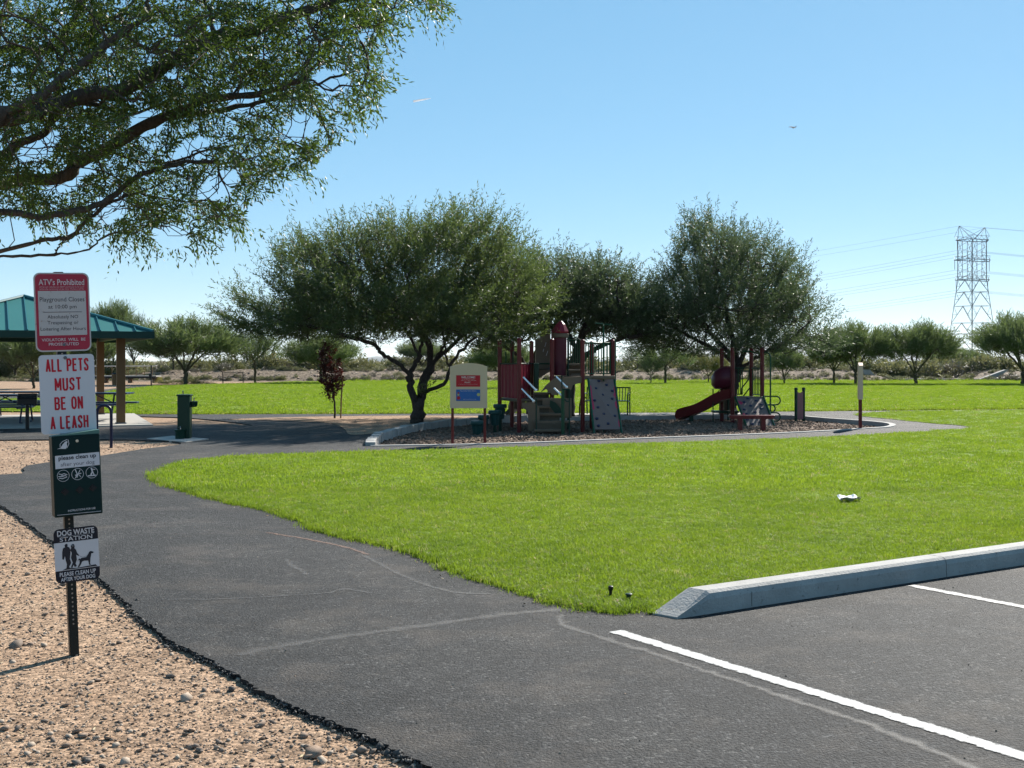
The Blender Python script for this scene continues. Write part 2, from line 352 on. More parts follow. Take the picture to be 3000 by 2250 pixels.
def sheet(name, poly, z, mat, parent=None, holes=(), skirt=0.0, kind='structure'):
    loops = [[Vector((p[0], p[1], z)) for p in poly]] + [[Vector((p[0], p[1], z)) for p in h] for h in holes]
    tri = tessellate_polygon(loops); flat = [v for l in loops for v in l]
    vs = [tuple(v) for v in flat]; fs = [tuple(t) for t in tri]
    fs = [f if (flat[f[1]] - flat[f[0]]).cross(flat[f[2]] - flat[f[0]]).z > 0 else f[::-1] for f in fs]
    if skirt:
        b = 0
        for l in loops:
            n = len(l); off = len(vs); vs += [(v.x, v.y, v.z - skirt) for v in l]
            fs += [(b + i, b + (i + 1) % n, off + (i + 1) % n, off + i) for i in range(n)]; b += n
    me = bpy.data.meshes.new(name); me.from_pydata(vs, [], fs); me.update()
    o = link(name, me, mat, parent)
    if parent is None and kind: o['kind'] = kind
    return o
def strip(pts, w, z):
    L = []; Rr = []; n = len(pts)
    for i in range(n):
        a, b = pts[max(i - 1, 0)], pts[min(i + 1, n - 1)]
        dx, dy = b[0] - a[0], b[1] - a[1]; l = math.hypot(dx, dy) or 1
        ww = (w[i] if isinstance(w, (list, tuple)) else w) / 2
        L.append((pts[i][0] - dy / l * ww, pts[i][1] + dx / l * ww)); Rr.append((pts[i][0] + dy / l * ww, pts[i][1] - dx / l * ww))
    return L, Rr
def stripsheet(name, pts, w, z, mat, parent=None, h=0.0, soft=False):
    L, Rr = strip(pts, w, z); n = len(L)
    if soft:
        vs = [(a[0], a[1], z) for a in L] + [(a[0], a[1], z) for a in pts] + [(a[0], a[1], z) for a in Rr]
        fs = [(k * n + i, k * n + n + i, k * n + n + i + 1, k * n + i + 1) for k in (0, 1) for i in range(n - 1)]
        me = bpy.data.meshes.new(name); me.from_pydata(vs, [], fs); me.update()
        at = me.attributes.new('mid', 'FLOAT', 'POINT'); at.data.foreach_set('value', [0.0] * n + [1.0] * n + [0.0] * n)
        return link(name, me, mat, parent)
    vs = [(a[0], a[1], z) for a in L] + [(a[0], a[1], z) for a in Rr]
    fs = [(i, n + i, n + i + 1, i + 1) for i in range(n - 1)]
    if h:
        vs += [(a[0], a[1], z - h) for a in L] + [(a[0], a[1], z - h) for a in Rr]
        fs += [(i, i + 1, 2 * n + i + 1, 2 * n + i) for i in range(n - 1)] + [(n + i, 3 * n + i, 3 * n + i + 1, n + i + 1) for i in range(n - 1)]
        fs += [(0, 2 * n, 3 * n, n), (n - 1, 2 * n - 1, 4 * n - 1, 3 * n - 1)]
    me = bpy.data.meshes.new(name); me.from_pydata(vs, [], fs); me.update()
    bm = bmesh.new(); bm.from_mesh(me)
    if h: bmesh.ops.recalc_face_normals(bm, faces=bm.faces)
    bm.to_mesh(me); bm.free()
    o = link(name, me, mat, parent)
    if parent is None: o['kind'] = 'structure'
    return o

def source(name, V, Fc, mat):
    me = np_mesh(name, V, Fc); me.materials.append(mat)
    return bpy.data.objects.new(name, me)          # never linked: only the stuff scatters use it
def scatter(name, pts, rot, scl, pick, srcs, label=None, cat=None, parent=None):
    pts = np.asarray(pts, np.float32); me = bpy.data.meshes.new(name)
    me.vertices.add(len(pts)); me.vertices.foreach_set('co', pts.ravel())
    a = me.attributes.new('rot', 'FLOAT_VECTOR', 'POINT'); a.data.foreach_set('vector', np.asarray(rot, np.float32).ravel())
    a = me.attributes.new('scl', 'FLOAT_VECTOR', 'POINT'); a.data.foreach_set('vector', np.asarray(scl, np.float32).ravel())
    a = me.attributes.new('pick', 'INT', 'POINT'); a.data.foreach_set('value', np.asarray(pick, np.int32))
    o = bpy.data.objects.new(name, me); COL.objects.link(o); o['kind'] = 'stuff'
    if parent is not None: o.parent = parent
    tag(o, None if parent is not None else label, None if parent is not None else cat)
    g = bpy.data.node_groups.new(name, 'GeometryNodeTree')
    g.interface.new_socket('Geometry', in_out='INPUT', socket_type='NodeSocketGeometry')
    g.interface.new_socket('Geometry', in_out='OUTPUT', socket_type='NodeSocketGeometry')
    gi = g.nodes.new('NodeGroupInput'); go = g.nodes.new('NodeGroupOutput'); j = g.nodes.new('GeometryNodeJoinGeometry')
    def attr(nm, t):
        n = g.nodes.new('GeometryNodeInputNamedAttribute'); n.data_type = t; n.inputs[0].default_value = nm
        return [x for x in n.outputs if x.enabled][0]
    ro, so, pk = attr('rot', 'FLOAT_VECTOR'), attr('scl', 'FLOAT_VECTOR'), attr('pick', 'INT')
    m2p = g.nodes.new('GeometryNodeMeshToPoints'); g.links.new(gi.outputs[0], m2p.inputs[0])
    for i, s in enumerate(srcs):
        oi = g.nodes.new('GeometryNodeObjectInfo'); oi.inputs[0].default_value = s; oi.inputs[1].default_value = True
        cp = g.nodes.new('FunctionNodeCompare'); cp.data_type = 'INT'; cp.operation = 'EQUAL'
        ins = [x for x in cp.inputs if x.enabled]; g.links.new(pk, ins[0]); ins[1].default_value = i
        ip = g.nodes.new('GeometryNodeInstanceOnPoints')
        g.links.new(m2p.outputs[0], ip.inputs['Points']); g.links.new(cp.outputs[0], ip.inputs['Selection'])
        g.links.new(oi.outputs['Geometry'], ip.inputs['Instance']); g.links.new(ro, ip.inputs['Rotation']); g.links.new(so, ip.inputs['Scale'])
        g.links.new(ip.outputs[0], j.inputs[0])
    g.links.new(j.outputs[0], go.inputs[0])
    md = o.modifiers.new('scatter', 'NODES'); md.node_group = g
    return o
def text(body, wd, ht, mat, parent, x, y, T, bold=0.0, name='lettering'):
    """flat lettering centred at local (x, y) of the plane given by T (maps x right, y up, z out)"""
    cu = bpy.data.curves.new(name, 'FONT'); cu.body = body; cu.align_x = 'CENTER'; cu.offset = bold; cu.resolution_u = 3
    ob = bpy.data.objects.new(name, cu); me = bpy.data.meshes.new_from_object(ob)
    bpy.data.objects.remove(ob); bpy.data.curves.remove(cu)
    V = np.empty(len(me.vertices) * 3, np.float32); me.vertices.foreach_get('co', V); V = V.reshape(-1, 3)
    mn, mx = V.min(0), V.max(0); sx = wd / (mx[0] - mn[0]); sy = ht / (mx[1] - mn[1])
    c = (mn + mx) / 2
    out_ = [T @ Vector(((v[0] - c[0]) * sx + x, (v[1] - c[1]) * sy + y, 0.0)) for v in V]
    me.vertices.foreach_set('co', np.array([tuple(v) for v in out_], np.float32).ravel()); me.update(); me.name = name
    return link(name, me, mat, parent)
HAZE = True
# ================================================================== THE SETTING
rg = np.random.default_rng(11)
# playground pit outline (world xy), front-left corner first, counter-clockwise seen from above
PG_front = smooth([G(1085, 1307), G(1450, 1301), G(1850, 1286), G(2200, 1273), G(2420, 1263), G(2530, 1256)], 5)
PG_tip = smooth([G(2530, 1256), (9.6, 29.7), (10.15, 31.0), (10.1, 32.3), (9.3, 34.2), (8.9, 35.6)], 4)
PG_back = smooth([(8.9, 35.6), (7.8, 36.1), (5.3, 35.9), (2.3, 35.2), (0.4, 34.6)], 4)
PG_left = smooth([(0.4, 34.6), (-.85, 33.4), (-1.75, 32.0), (-2.5, 29.8), (-2.95, 26.8), (-2.95, 24.5), G(1085, 1307)], 6)
PG = PG_front[:-1] + PG_tip[:-1] + PG_back[:-1] + PG_left[:-1]

desert = sheet('desert_ground', [(-15000, -200), (15000, -200), (15000, 15000), (-15000, 15000)], -.32, M['desert'])
gravel = sheet('gravel_ground', [(-150, -8), (150, -8), (150, 101), (-150, 101)], -.03, M['gravel'], holes=[PG[::-1]])
sheet('dirt_ground', [(-160, 101), (-33, 101), (-33, 250), (-160, 250)], -.03, M['gravel'])

# asphalt: path, forecourt and loop round the playground
A_left = smooth([(2.2, -6), (1.3, 0), (0.55, 2.5), (-.02, 4.0)] + Gs([(1261, 2250), (1180, 2210), (1017, 2129), (814, 2048), (651, 1953), (475, 1858), (366, 1763), (285, 1688), (81, 1532), (0, 1478)]), 5)
A_left = jitter(A_left, .011, 3, 5) + smooth([G(0, 1478), (-8, 15.4), (-13, 16.6), (-20, 17.2)], 3)[1:]
A_up = smooth([(-20, 19.4), (-12, 18.6), G(0, 1390), G(81, 1363), G(285, 1336), G(420, 1315), G(529, 1301), G(500, 1292), G(430, 1290), G(330, 1287), G(0, 1288), (-20, 23.6)], 4)
A_mid = [(-20, 25.6), (-14.9, 27.9), (-9.35, 30.35)] + smooth([(-8.9, 31.0), G(660, 1243), G(742, 1247), G(690, 1237), G(555, 1224), G(430, 1220), (-12.4, 36.2)], 3)
A_far = [(-12.6, 36.9), (-10, 36.9), (0, 37.4), (10, 39.0), (24, 41.9), (60, 46), (60, -6)]
ASP = A_left + A_up + A_mid + A_far
asphalt = sheet('asphalt_path', ASP, 0.0, M['asphalt'], holes=[PG[::-1]], skirt=.06)

# lawns
L_near = smooth(Gs([(447, 1392), (475, 1417), (610, 1458), (814, 1505), (949, 1560), (1180, 1614), (1356, 1682), (1546, 1743), (1668, 1774), (1804, 1792), (1900, 1781)]), 5)
L_near = jitter(L_near, .022, 5, 4)
KB0, KD = Vector((1.122, 7.63)), Vector((.843, .538)).normalized(); KN = Vector((-KD.y, KD.x))
L_kerb = [tuple(KB0 + KN * .19 + KD * t) for t in (-.12, 4, 10, 60)]
L_top = smooth(Gs([(447, 1388), (502, 1362), (610, 1345), (760, 1334), (1085, 1324), (1492, 1313), (1899, 1300), (2305, 1286), (2577, 1273), (2740, 1263)]) + [(11.45, 29.2), (11.75, 30.2), (11.4, 31.4), (11.1, 33.2), (10.7, 35.6), (11.4, 37.6), (14.5, 39.4), (24, 41.0)], 4)
L_top = jitter(L_top, .03, 6, 2)
LAWN1 = L_near + L_kerb + [(60, 45.3)] + L_top[::-1]
L2_front = jitter([(-12.5, 37.3), (-10, 37.25), (-5, 37.3), (0, 37.75), (5, 38.3), (10, 39.5), (17, 41.2), (24, 42.4), (60, 47)], .05, 8, 8)
LAWN2 = L2_front + [(75, 95), (-18, 95)] + smooth([(-20, 89), G(700, 1124), G(497, 1129), G(381, 1139), G(311, 1149), G(265, 1160), G(0, 1170), (-35, 49), (-40, 44)], 3) + [(-22, 40), (-14, 38.5)]
lawn = sheet('near_lawn', LAWN1, .012, M['turf'])
field = sheet('far_lawn', LAWN2, .012, M['turf'])
sheet('far_footpath', smooth([(-34, 48.6), G(0, 1172), G(265, 1162), G(311, 1151), G(381, 1141), G(497, 1131), G(480, 1126), G(400, 1131), G(300, 1141), G(265, 1150), G(0, 1158), (-36, 56)], 3), -.012, M['asphalt'])
L3 = [(-15, 95.1), (75, 95.1), (75, 98.3), (40, 99.5), (-15, 98.5)]
# bark pit
bed_v = []; nx, ny = 70, 70
xs = np.linspace(-3.3, 10.4, nx); ys = np.linspace(22.9, 36.4, ny); gx, gy = np.meshgrid(xs, ys)
gz = -.13 + .02 * np.sin(gx * 2.1 + 1) * np.cos(gy * 1.7) + rg.normal(0, .008, gx.shape)
idx = np.arange(nx * ny).reshape(ny, nx)
bed = link('bark_chip_bed', np_mesh('bark_chip_bed', np.stack([gx.ravel(), gy.ravel(), gz.ravel()], 1),
      np.stack([idx[:-1, :-1].ravel(), idx[:-1, 1:].ravel(), idx[1:, 1:].ravel(), idx[1:, :-1].ravel()], 1), True), M['chipbed'])
bed['kind'] = 'structure'
pts2 = np.stack([rg.uniform(-3.3, 10.4, 24000), rg.uniform(22.9, 36.4, 24000)], 1); pts2 = pts2[inside(pts2, PG)]
n = len(pts2)
cub = np.array([(-1, -1, -1), (1, -1, -1), (1, 1, -1), (-1, 1, -1), (-.8, -1, 1), (1, -.7, 1), (.7, 1, 1), (-1, .8, 1)], float) * .5
cf = [(0, 3, 2, 1), (4, 5, 6, 7), (0, 1, 5, 4), (1, 2, 6, 5), (2, 3, 7, 6), (3, 0, 4, 7)]
chip_a = source('bark_chip_source', cub * (.085, .03, .014), cf, M['chip'])
chip_b = source('bark_chip_source', cub * (.06, .045, .012), cf, simple('dark_chip', (0.17, 0.115, 0.085), .9, 0, .3, 2, .3, .003, .2))
scatter('bark_chips', np.c_[pts2, np.full(n, -.118)], np.c_[rg.normal(0, .35, n), rg.normal(0, .35, n), rg.uniform(0, 6.3, n)],
        np.repeat(rg.uniform(.5, 1.5, n)[:, None], 3, 1), (rg.random(n) > .6).astype(int), [chip_a, chip_b], 'loose bark chips covering the playground pit', 'bark chips', bed)

# playground kerb: continuous on the front, right and back, single blocks along the left
kerb = empty('playground_kerb', (0, 0, 0)); kerb['kind'] = 'structure'
def kerbpiece(pts, name, wd=.16, top=.018, h=.22):
    stripsheet(name, pts, wd, top, M['kerb'], kerb, h)
run = PG_front[:-1] + PG_tip[:-1] + PG_back
k = 0
while k < len(run) - 1:
    seg = run[k:k + 7]
    a, b = Vector(seg[-2]), Vector(seg[-1]); seg = seg[:-1] + [tuple(b - (b - a).normalized() * .012)]
    kerbpiece(seg, 'kerb_section'); k += 6
blk = PG_left
acc = [0.0]
for i in range(1, len(blk)): acc.append(acc[-1] + math.dist(blk[i], blk[i - 1]))
def along(s):
    s = max(0, min(acc[-1], s)); i = max(j for j in range(len(acc)) if acc[j] <= s); i = min(i, len(blk) - 2)
    t = (s - acc[i]) / (acc[i + 1] - acc[i]); return Vector(blk[i]).lerp(Vector(blk[i + 1]), t)
s0 = 0.0
while s0 < acc[-1] - .1:
    L = min(.52, acc[-1] - s0); a, b = along(s0), along(s0 + L - .02); c = (a + b) / 2; d = b - a
    ang = math.atan2(d.y, d.x) + rg.normal(0, .035); tz = .075 + rg.normal(0, .008)
    mb = MB(Matrix.Translation((c.x, c.y, tz - .12)) @ Matrix.Rotation(ang, 4, 'Z') @ Matrix.Rotation(rg.normal(0, .012), 4, 'Y'))
    mb.box((0, 0, 0), (L - .03, .2, .24), bev=.015); mb.build('kerb_block', M['kerb'], kerb); s0 += L

# parking kerb
pk = empty('parking_kerb', (0, 0, 0)); pk['kind'] = 'structure'
def kerbseg(t0, t1, slope):
    sec = [(0, -.05), (0, .10), (.012, .135), (.04, .152), (.17, .152), (.19, .14), (.19, -.05)]
    st = [t0, t1]; vs = []; fs = []
    if slope: st = [t0, t0 + .08, t0 + .30, t1]
    for i, t in enumerate(st):
        for (x, z) in sec:
            zz = z
            if slope and i == 0: zz = min(z, .012)
            if slope and i == 1: zz = min(z, .045)
            tt = t + (.05 * (.19 - x) / .19 if slope and i < 3 else 0)
            p = KB0 + KD * tt + KN * x; vs.append((p.x, p.y, zz))
    m = len(sec)
    for i in range(len(st) - 1): fs += [(i * m + k, i * m + k + 1, (i + 1) * m + k + 1, (i + 1) * m + k) for k in range(m - 1)]
    fs += [tuple(range(m)), tuple((len(st) - 1) * m + k for k in range(m))]
    b = MB(); b._a(vs, fs); o = b.build('kerb_section', M['kerb'], pk); return o
kerbseg(-.10, 2.70, True); kerbseg(2.708, 5.7, False); kerbseg(5.708, 14.7, False)
stripsheet('crack', [tuple(KB0 + KD * .62 + KN * x) for x in (-.0015, -.001)], .004, .11, M['ink'], pk, .1)

# parking lines and worn seams on the asphalt
LD = (Vector(G(3000, 2218)) - Vector(G(1803, 1850))).normalized()
for p0, ln in ((Vector(G(1803, 1850)), 5.2), (Vector(G(2668, 1716)), 5.2)):
    mt = M['paint'] if p0.y < 8 else M['paint2']
    stripsheet('parking_line', [tuple(p0 + LD * t) for t in np.linspace(0, ln, 24)], .112, .004, mt, asphalt, soft=True)
def seam(px, w0, mt, z=.002, sd=1):
    pts = jitter(smooth(Gs(px), 4), .006, sd, 2); r_ = np.random.default_rng(sd + 40)
    ww = list(w0 * (0.7 + .5 * r_.random(len(pts)))); ww[0] = ww[-1] = .01
    stripsheet('crack_seal', pts, [q * 2.0 for q in ww], z, mt, asphalt, soft=True)
seam([(690, 1920), (900, 1880), (1100, 1852), (1300, 1826), (1480, 1800), (1650, 1786)], .085, M['seal'], .0022, 2)
seam([(1645, 1800), (1650, 1832), (1760, 1868), (1880, 1905), (2050, 1960), (2200, 2010), (2350, 2060), (2560, 2130), (2800, 2230), (3000, 2330)], .05, M['seal'], .0026, 3)
seam([(780, 1560), (900, 1580), (1000, 1600), (1080, 1625)], .04, M['sealr'], .0024, 4)
seam([(1060, 1625), (1150, 1672), (1230, 1707), (1330, 1735), (1440, 1741)], .04, M['seal'], .0026, 5)
seam([(470, 1757), (650, 1756), (850, 1745), (960, 1738), (1010, 1727), (1090, 1738)], .028, M['seal'], .003, 6)
seam([(838, 1638), (850, 1652), (870, 1665), (900, 1685)], .05, M['seal'], .003, 7)
seam([(2380, 1215), (2430, 1219), (2480, 1222)], .1, M['seal'], .0022, 8)

# slabs
sheet('pavilion_slab', [(-9.4, 30.4), (-15.1, 27.8), (-18.3, 34.9), (-12.05, 37.0)], .03, M['slab'], skirt=.09)
sheet('bench_slab', [(1.2, 36.75), (1.4, 36.0), (3.6, 36.35), (7.6, 36.75), (8.2, 37.9), (4, 37.7), (1.0, 37.5)], .006, M['slab'])
sheet('fountain_slab', [G(430, 1286), G(545, 1296), G(612, 1287), G(505, 1278)], .012, M['slab'], skirt=.05)
# gravel islands
isl = smooth([(-8.2, 33.6), (-6, 35.2), (-3, 35.9), (-.9, 35.6), (.2, 35.0), (-1.1, 33.6), (-2.0, 32.0), (-2.7, 30.0), (-3.15, 27.3), (-3.7, 26.6), (-4.2, 29), (-5, 31.6), (-6.6, 32.9)], 4, True)
sheet('tree_gravel_bed', isl, .008, M['gravel'])

# berm behind the field
BXX = np.arange(-60, 151, 1.5); BYY = np.array([97.2, 98.5, 99.5, 100.5, 101.5, 102.5, 103.5, 104.5, 106, 108, 112, 118, 126])
BPR = np.interp(BYY, [97.2, 98.5, 101, 103.5, 106, 112, 126], [-.02, .06, .5, .88, .92, .6, -.25])
gx, gy = np.meshgrid(BXX, BYY)
BAMP = np.interp(BXX, [-60, -36, -31, 31.0, 33.5, 40.5, 43.0, 44, 150], [.15, .15, 1, 1, .13, .13, .95, .9, .9])
BNZ = np.array([.06 * math.sin(x * .5) + .05 * math.sin(x * 1.3 + 2) for x in BXX])
gz = BPR[:, None] * (BAMP + BNZ)[None, :] + rg.normal(0, .022, gx.shape); gz[0] = -.04
ny, nx = gx.shape; idx = np.arange(nx * ny).reshape(ny, nx)
berm = link('dirt_berm', np_mesh('dirt_berm', np.stack([gx.ravel(), gy.ravel(), gz.ravel()], 1),
     np.stack([idx[:-1, :-1].ravel(), idx[:-1, 1:].ravel(), idx[1:, 1:].ravel(), idx[1:, :-1].ravel()], 1), True), M['dirt']); berm['kind'] = 'structure'
def berm_h(x, y): return float(np.interp(y, BYY, BPR) * np.interp(x, BXX, BAMP + BNZ)) if y > 97.3 else 0.0
# rough turf between lawn and berm
rt = sheet('rough_grass_strip', L3, .006, M['turf'])
# concrete spillway on the right, with its sloping wing
cw = empty('concrete_spillway', (32, 100, 0)); cw['kind'] = 'structure'
b = MB(); b.box((36.2, 100.2, .06), (10.8, .5, .22), bev=.02); b.build('sill', M['concrete'], cw, world=True)
b = MB(); b.prism([(0, 0), (1.35, 0), (2.5, .95), (2.25, .95), (0, .12)], -.25, .25, (Vector((40.4, 100.5, 0)), Vector((1, 0, 0)), Vector((0, 0, 1)), Vector((0, 1, 0)))); b.build('wing_wall', M['concrete'], cw, world=True)
b = MB(); b.prism([(-.2, 0), (.9, 0), (.1, .93), (-.5, .97), (-.5, .85)], -.2, .2, (Vector((31.2, 101.6, 0)), Vector((1, 0, 0)), Vector((0, 0, 1)), Vector((0, 1, 0)))); b.build('wing_wall', M['concrete'], cw, world=True)
sheet('pale_footpath', [G(-200, 1108), G(120, 1107), G(120, 1099), G(-200, 1098)], -.02, M['concrete'])

# far hills
def hill(name, x0, x1, y, hmax, sd):
    r_ = np.random.default_rng(sd); n = 60; xs = np.linspace(x0, x1, n)
    env = np.sin(np.linspace(0, math.pi, n)) ** .6; hh = env * hmax * (.55 + .25 * np.sin(np.linspace(0, 9, n) + sd) + .2 * np.sin(np.linspace(0, 23, n) + 2 * sd)) + r_.normal(0, hmax * .02, n)
    V = []
    for i in range(n): V += [(xs[i], y - hmax * 3, -60), (xs[i], y - hmax * 1.2, hh[i] * .45), (xs[i], y, max(hh[i], 0)), (xs[i], y + hmax * 4, -60)]
    Fc = [(4 * i + k, 4 * i + 4 + k, 4 * i + 5 + k, 4 * i + 1 + k) for i in range(n - 1) for k in range(3)]
    o = link(name, np_mesh(name, V, Fc, True), M['hill']); o['kind'] = 'structure'
hill('hills', -2200, 200, 9800, 62, 2)
hill('hills', 800, 6500, 10500, 250, 5)
hill('hills', -700, 2800, 9000, 40, 8)

# ------------------------------------------------------------------ grass
def tuft(n, h, w, sp, sd, bend=.35):
    r_ = np.random.default_rng(sd); V = []; Fc = []
    for i in range(n):
        bx_, by_ = r_.normal(0, sp, 2); a = r_.uniform(0, 6.28); hh = h * r_.uniform(.55, 1.25); ww = w * r_.uniform(.7, 1.2)
        la = r_.uniform(0, 6.28); ln = hh * r_.uniform(.1, bend * 2.2)
        cx, sx_ = math.cos(a) * ww / 2, math.sin(a) * ww / 2
        m = (bx_ + math.cos(la) * ln * .35, by_ + math.sin(la) * ln * .35, hh * .6); t = (bx_ + math.cos(la) * ln, by_ + math.sin(la) * ln, hh)
        b0 = len(V); V += [(bx_ - cx, by_ - sx_, -.01), (bx_ + cx, by_ + sx_, -.01), (m[0] + cx * .8, m[1] + sx_ * .8, m[2]), (m[0] - cx * .8, m[1] - sx_ * .8, m[2]), t]
        Fc += [(b0, b0 + 1, b0 + 2, b0 + 3), (b0 + 3, b0 + 2, b0 + 4, b0 + 4)]
    return V, Fc
def tsource(name, *a):
    V, Fc = tuft(*a); me = bpy.data.meshes.new(name); me.from_pydata(V, [], [tuple(dict.fromkeys(f)) for f in Fc]); me.update()
    me.materials.append(M['grass']); return bpy.data.objects.new(name, me)
T_near = [tsource('tuft_source', 18, .027, .0038, .030, 1, .6), tsource('tuft_source', 18, .022, .0034, .032, 2, .7), tsource('tuft_source', 10, .046, .004, .025, 3)]
T_mid = [tsource('tuft_source', 20, .026, .007, .06, 4, .6), tsource('tuft_source', 20, .021, .008, .065, 5, .6)]
T_far = [tsource('tuft_source', 22, .026, .02, .16, 6), tsource('tuft_source', 22, .022, .022, .18, 7)]
def lawnpts(dens, y0, y1, poly, sd):
    r_ = np.random.default_rng(sd); outp = []; y = y0
    while y < y1:
        dy = max(.4, y * .04); ym = y + dy / 2; hw = ym * .47 + 1.6
        n = int(dens(ym) * dy * 2 * hw)
        outp.append(np.stack([r_.uniform(-hw, hw, n), r_.uniform(y, y + dy, n)], 1)); y += dy
    p = np.concatenate(outp); return p[inside(p, poly)]
def grass(name, p, z, srcs, lo, hi, w3, label, sd):
    r_ = np.random.default_rng(sd); n = len(p)
    s = r_.uniform(lo, hi, n)
    patch = .5 + .5 * np.sin(p[:, 0] * 1.7 + 1.3 * np.sin(p[:, 1] * .9)) * np.sin(p[:, 1] * 1.3 + 1.1 * np.sin(p[:, 0] * 1.1))
    hz = s * (.8 + .45 * patch)
    pk_ = r_.choice(len(srcs), n, p=w3)
    return scatter(name, np.c_[p, np.full(n, z)], np.c_[r_.normal(0, .12, n), r_.normal(0, .12, n), r_.uniform(0, 6.3, n)], np.c_[s, s, hz], pk_, srcs, label, 'grass')
p = lawnpts(lambda d: 1150 * (9 / max(d, 8)) ** 1.7, 6.8, 15, LAWN1, 1)
grass('lawn_grass', p, .012, T_near, .75, 1.3, [.47, .48, .05], 'bright green mown grass of the near lawn beside the kerb', 1)
p = lawnpts(lambda d: 190 * (15 / d) ** 1.4, 15, 46, LAWN1, 2)
grass('lawn_grass', p, .012, T_mid, .85, 1.3, [.5, .5], 'bright green mown grass in front of the playground', 2)
p = lawnpts(lambda d: 26 * (37 / d) ** .7, 36.9, 95, LAWN2, 3)
grass('field_grass', p, .012, T_far, .85, 1.3, [.5, .5], 'mown grass of the wide field behind the playground', 3)
# shaggy edges
def edgepts(line, spread, per, sd, inward=0.0):
    r_ = np.random.default_rng(sd); o = []
    for i in range(len(line) - 1):
        a, b_ = np.array(line[i]), np.array(line[i + 1]); L = np.linalg.norm(b_ - a); m = r_.poisson(per * L)
        if m == 0: continue
        t = r_.random(m)[:, None]; nrm = np.array([-(b_ - a)[1], (b_ - a)[0]]) / (L + 1e-6)
        o.append(a + (b_ - a) * t + nrm * (r_.normal(0, spread, m)[:, None] + inward))
    return np.concatenate(o)
p = np.concatenate([edgepts(L_near, .05, 90, 21, .03), edgepts([tuple(KB0 + KN * .22 + KD * t) for t in (-.1, 3, 6, 12)], .035, 90, 22)])
grass('edge_grass', p, .004, T_near, .9, 1.6, [.4, .35, .25], 'longer shaggy grass along the path edge and kerb', 4)
p = edgepts(L2_front, .05, 26, 23, .05)
grass('edge_grass', p, .004, T_far, .8, 1.5, [.5, .5], 'shaggy turf edge along the far path', 5)
p = lawnpts(lambda d: 9, 95.2, 98.4, L3, 24)
grass('rough_grass', p, .006, T_far, 1.2, 2.6, [.5, .5], 'rough yellow green grass at the foot of the berm', 6)

# ------------------------------------------------------------------ gravel, stones, crumbs, litter
def rock(sd, flat=.6, sub=1):
    bm = bmesh.new(); bmesh.ops.create_icosphere(bm, subdivisions=sub, radius=.5); r_ = np.random.default_rng(sd)
    for v in bm.verts: v.co *= r_.uniform(.55, 1.2); v.co.z *= flat; v.co.x *= 1.2
    bm.verts.ensure_lookup_table(); V = [tuple(v.co) for v in bm.verts]; Fc = [[v.index for v in f.verts] for f in bm.faces]; bm.free(); return V, Fc
RK = [rock(i, .42 + .1 * (i % 3)) for i in range(6)]
RS = [source('pebble_source', RK[0][0], RK[0][1], M['stone']), source('pebble_source', RK[1][0], RK[1][1], M['stoneg']), source('pebble_source', RK[2][0], RK[2][1], M['stonel'])]
GR = A_left[::-1]
GPOLY = [(-150, -8)] + [p for p in A_left] + [(-150, 17.4)]
def gravelpts(n, y0, y1, poly, sd, near=1.6):
    r_ = np.random.default_rng(sd); y = y0 + (y1 - y0) * r_.random(n) ** near; hw = y * .47 + .8
    p = np.stack([r_.uniform(-1, 1, n) * hw, y], 1); return p[inside(p, poly)]
p = gravelpts(190000, 3.2, 17, GPOLY, 31); n = len(p); s = rg.lognormal(-4.95, .62, n)
scatter('loose_gravel', np.c_[p, -.03 + s * .15], rg.uniform(0, 6.3, (n, 3)) * (.1, .1, 1), np.c_[s, s, s], rg.choice(3, n, p=[.55, .15, .3]), RS, 'loose pinkish gravel beside the path', 'gravel', gravel)
GP2 = A_up[2:-1] + [(-20, 22.5), (-20, 20)]
p = gravelpts(24000, 16, 26, GP2, 32, 1.0); n = len(p); s = rg.lognormal(-4.0, .4, n)
scatter('loose_gravel', np.c_[p, -.03 + s * .15], rg.uniform(0, 6.3, (n, 3)) * (.1, .1, 1), np.c_[s, s, s], rg.choice(3, n, p=[.5, .2, .3]), RS, 'loose gravel between the two paths', 'gravel', gravel)
# single stones one can pick out
SM = [np_mesh('stone', v, f_) for v, f_ in RK]
for i, me in enumerate(SM): me.materials.append([M['stone'], M['stoneg'], M['stone'], M['stonel'], M['stone'], M['stoneg']][i])
fixed = [(655, 1905, .03), (690, 1900, .04), (350, 1885, .05), (332, 1890, .04), (338, 1905, .035), (228, 1840, .035), (265, 1838, .035), (505, 1890, .035), (320, 1880, .03),
         (598, 2025, .045), (592, 2040, .05), (640, 2028, .04), (235, 2035, .04), (140, 2018, .035), (890, 2160, .055), (888, 2152, .04), (775, 2098, .04), (993, 2162, .045),
         (1060, 2202, .075), (1075, 2185, .03), (228, 2145, .06), (240, 2160, .06), (200, 2160, .05), (195, 2188, .05), (575, 2190, .055), (520, 2222, .04), (825, 2232, .035), (640, 2178, .045),
         (15, 2138, .06), (50, 2140, .05), (80, 2212, .05), (102, 2202, .035), (225, 2240, .06), (260, 2232, .05), (268, 1968, .03), (318, 1945, .03), (60, 1838, .04), (40, 1832, .035), (100, 1885, .03),
         (1090, 2205, .05), (900, 2190, .05), (715, 2100, .04), (745, 2105, .03), (1160, 2235, .05), (650, 2200, .04), (420, 2052, .03)]
r_ = np.random.default_rng(77)
spots = [(G(a, b, -.03), s * .85) for a, b, s in fixed]
p = gravelpts(900, 4.3, 13, GPOLY, 35, 1.3)
for q in p[:70]: spots.append(((q[0], q[1]), float(np.clip(r_.lognormal(-3.7, .35), .015, .045))))
